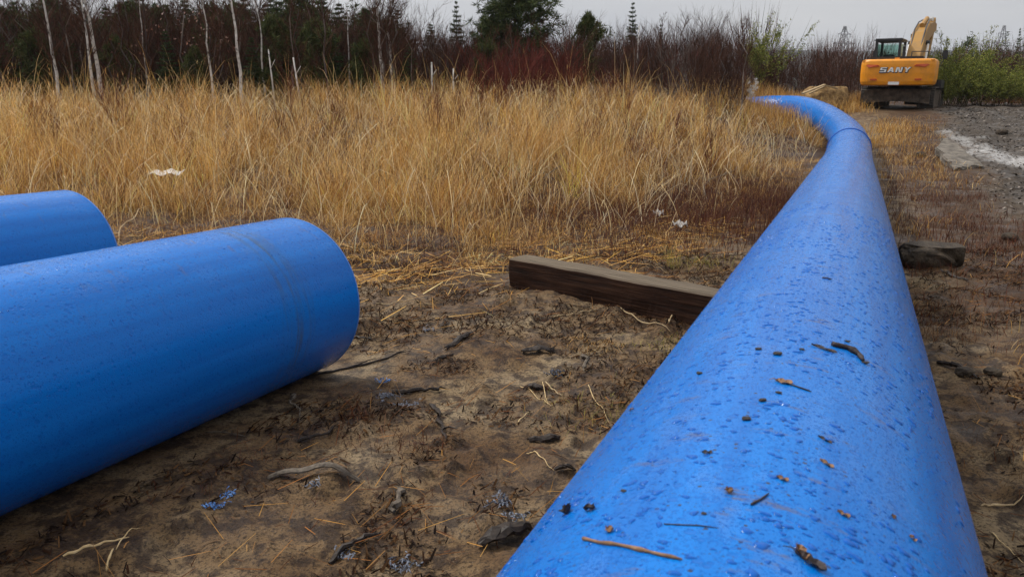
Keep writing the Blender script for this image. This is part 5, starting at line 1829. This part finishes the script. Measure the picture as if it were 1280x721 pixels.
    MB().box((0, -1.15, 1.78), (1.5, 1.2, .62)).build('engine_hood', K, o, bevel=.06)
    MB().box((-.15, -1.9, 2.08), (2.0, .5, .10)).build('hood_panel', K, o, bevel=.03)
    hr = MB()
    for xx in (.35, .95): hr.tube([(xx, -1.7, 2.0), (xx, -1.7, 2.32)], .018, 6)
    hr.tube([(.35, -1.7, 2.32), (.95, -1.7, 2.32), (.95, -.4, 2.32)], .018, 6)
    hr.build('handrail', K, o)
    MB().tube([(-.02, -1.1, 2.05), (-.02, -1.1, 2.50), (-.02, -1.2, 2.58)], [.06, .06, .05], 10).build('exhaust_pipe', K, o)
    # cab with posts and panes
    cx0, cx1, cy0, cy1, cz0, cz1 = -1.30, -.28, -.15, 1.45, 1.15, 2.86
    cb = MB()
    for (xx, yy) in ((cx0 + .05, cy0 + .05), (cx1 - .05, cy0 + .05), (cx0 + .05, cy1 - .05), (cx1 - .05, cy1 - .05)):
        cb.box((xx, yy, (cz0 + cz1) / 2), (.10, .10, cz1 - cz0 - .02))
    cab = cb.build('cab_frame', K, o)
    MB().box(((cx0 + cx1) / 2, (cy0 + cy1) / 2, cz1 + .03), (cx1 - cx0 + .10, cy1 - cy0 + .10, .12)).build('cab_roof', K, cab, bevel=.04)
    MB().box(((cx0 + cx1) / 2, (cy0 + cy1) / 2, cz0 + .43), (cx1 - cx0 - .02, cy1 - cy0 - .02, .85)).build('cab_base', K, cab, bevel=.02)
    for yy in (cy0 + .04, cy1 - .04):
        MB().box(((cx0 + cx1) / 2, yy, 2.25), (cx1 - cx0 - .22, .012, .98)).build('window_pane', GL, cab)
    for xx in (cx0 + .04, cx1 - .04):
        MB().box((xx, (cy0 + cy1) / 2, 2.25), (.012, cy1 - cy0 - .22, .98)).build('window_pane', GL, cab)
    MB().box((-.8, .45, 2.0), (.46, .14, .62)).build('seat_back', K, cab, bevel=.05)
    # boom, arm, cylinders, bucket
    def beam(name, path, hts, wid_, m_, xc):
        up_, lo_ = [], []
        for i, (y_, z_) in enumerate(path):
            a = Vector(path[max(i - 1, 0)]); b = Vector(path[min(i + 1, len(path) - 1)])
            d = (b - a).normalized(); nn = Vector((-d.y, d.x))
            up_.append((y_ + nn.x * hts[i] / 2, z_ + nn.y * hts[i] / 2)); lo_.append((y_ - nn.x * hts[i] / 2, z_ - nn.y * hts[i] / 2))
        return MB().prism(up_ + lo_[::-1], xc - wid_ / 2, xc + wid_ / 2).build(name, m_, o, bevel=.02)
    xb = .12
    boom = beam('boom', [(.45, 1.5), (1.2, 2.25), (2.2, 2.95), (3.2, 3.35), (4.6, 3.62), (5.9, 3.72)], [.42, .60, .82, .74, .52, .36], .56, YB, xb)
    beam('arm', [(6.2, 4.1), (5.9, 3.72), (5.3, 2.8), (4.6, 1.4)], [.3, .62, .46, .3], .36, YB, xb)
    for sx in (-1, 1):
        c_ = MB().tube([(xb + sx * .38, 1.15, 1.35), (xb + sx * .38, 1.75, 2.1)], .09, 12).build('boom_cylinder', YB, o, smooth=False)
        MB().tube([(xb + sx * .38, 1.72, 2.06), (xb + sx * .38, 2.3, 2.85)], .05, 10).build('cylinder_rod', CHR, c_)
        MB().tube([(xb + sx * .44, 2.3, 2.85), (xb + sx * .26, 2.3, 2.85)], .10, 12).build('cylinder_pin', K, c_)
    c_ = MB().tube([(xb, 2.6, 3.62), (xb, 4.2, 4.02)], .10, 12).build('arm_cylinder', YB, o)
    MB().tube([(xb, 4.15, 4.01), (xb, 6.15, 4.14)], .055, 10).build('cylinder_rod', CHR, c_)
    MB().box((xb - .06, 5.95, 4.10), (.34, .3, .22)).build('arm_bracket', WHT, o, bevel=.03)
    hs_ = MB()
    for sx in (-1, 1): hs_.tube([(xb + sx * .2, 1.2, 2.6), (xb + sx * .22, 2.1, 3.42), (xb + sx * .2, 3.1, 3.8), (xb + sx * .14, 4.0, 3.95)], .03, 6)
    hs_.build('hydraulic_hose', K, o)
    MB().box((xb - .31, 2.1, 3.15), (.06, .16, .16)).build('work_lamp', K, o)
    # bucket
    bp = []
    for i in range(9):
        a = R(-200 + 210 * i / 8)
        bp.append((4.3 + .62 * math.cos(a), .75 + .60 * math.sin(a)))
    inner = [(4.3 + (y_ - 4.3) * .92, .75 + (z_ - .75) * .92) for y_, z_ in bp]
    bk = MB().prism(bp + inner[::-1], xb - .55, xb + .55).build('bucket', MUD, o)
    for i in range(5): MB().box((xb - .46 + i * .23, 4.95, .66), (.09, .22, .06)).build('tooth', TRK, bk)
    # mirrors
    for (xx, yy, zz) in ((1.32, 1.2, 2.28), (-1.5, 1.4, 2.35)):
        s_ = MB().tube([(xx * .82, yy, 1.6 if xx > 0 else 2.2), (xx, yy, zz - .1)], .016, 6).build('mirror_stay', K, o)
        MB().box((xx, yy, zz), (.20, .08, .36)).build('mirror', K, s_, bevel=.03)
    # lower right step box seen beside the counterweight
    MB().box((1.28, .4, 1.05), (.3, 1.4, .35)).build('step_box', K, o, bevel=.03)
    return o
excavator()

# ------------------------------------------------------------------ haze in the air
def haze():
    me = MB().box((0, 1300, 86), (7000, 5400, 176)).mesh('haze')
    m = bpy.data.materials.new('haze'); m.use_nodes = True
    n = m.node_tree.nodes; n.clear()
    o = n.new('ShaderNodeOutputMaterial'); v = n.new('ShaderNodeVolumePrincipled')
    v.inputs['Color'].default_value = (.80, .85, .95, 1)
    v.inputs['Density'].default_value = 0.0002
    v.inputs['Anisotropy'].default_value = 0.2
    m.node_tree.links.new(v.outputs[0], o.inputs['Volume'])
    return tag(link('haze', me, m), kind='stuff')
USE_HAZE = True
if USE_HAZE: haze()
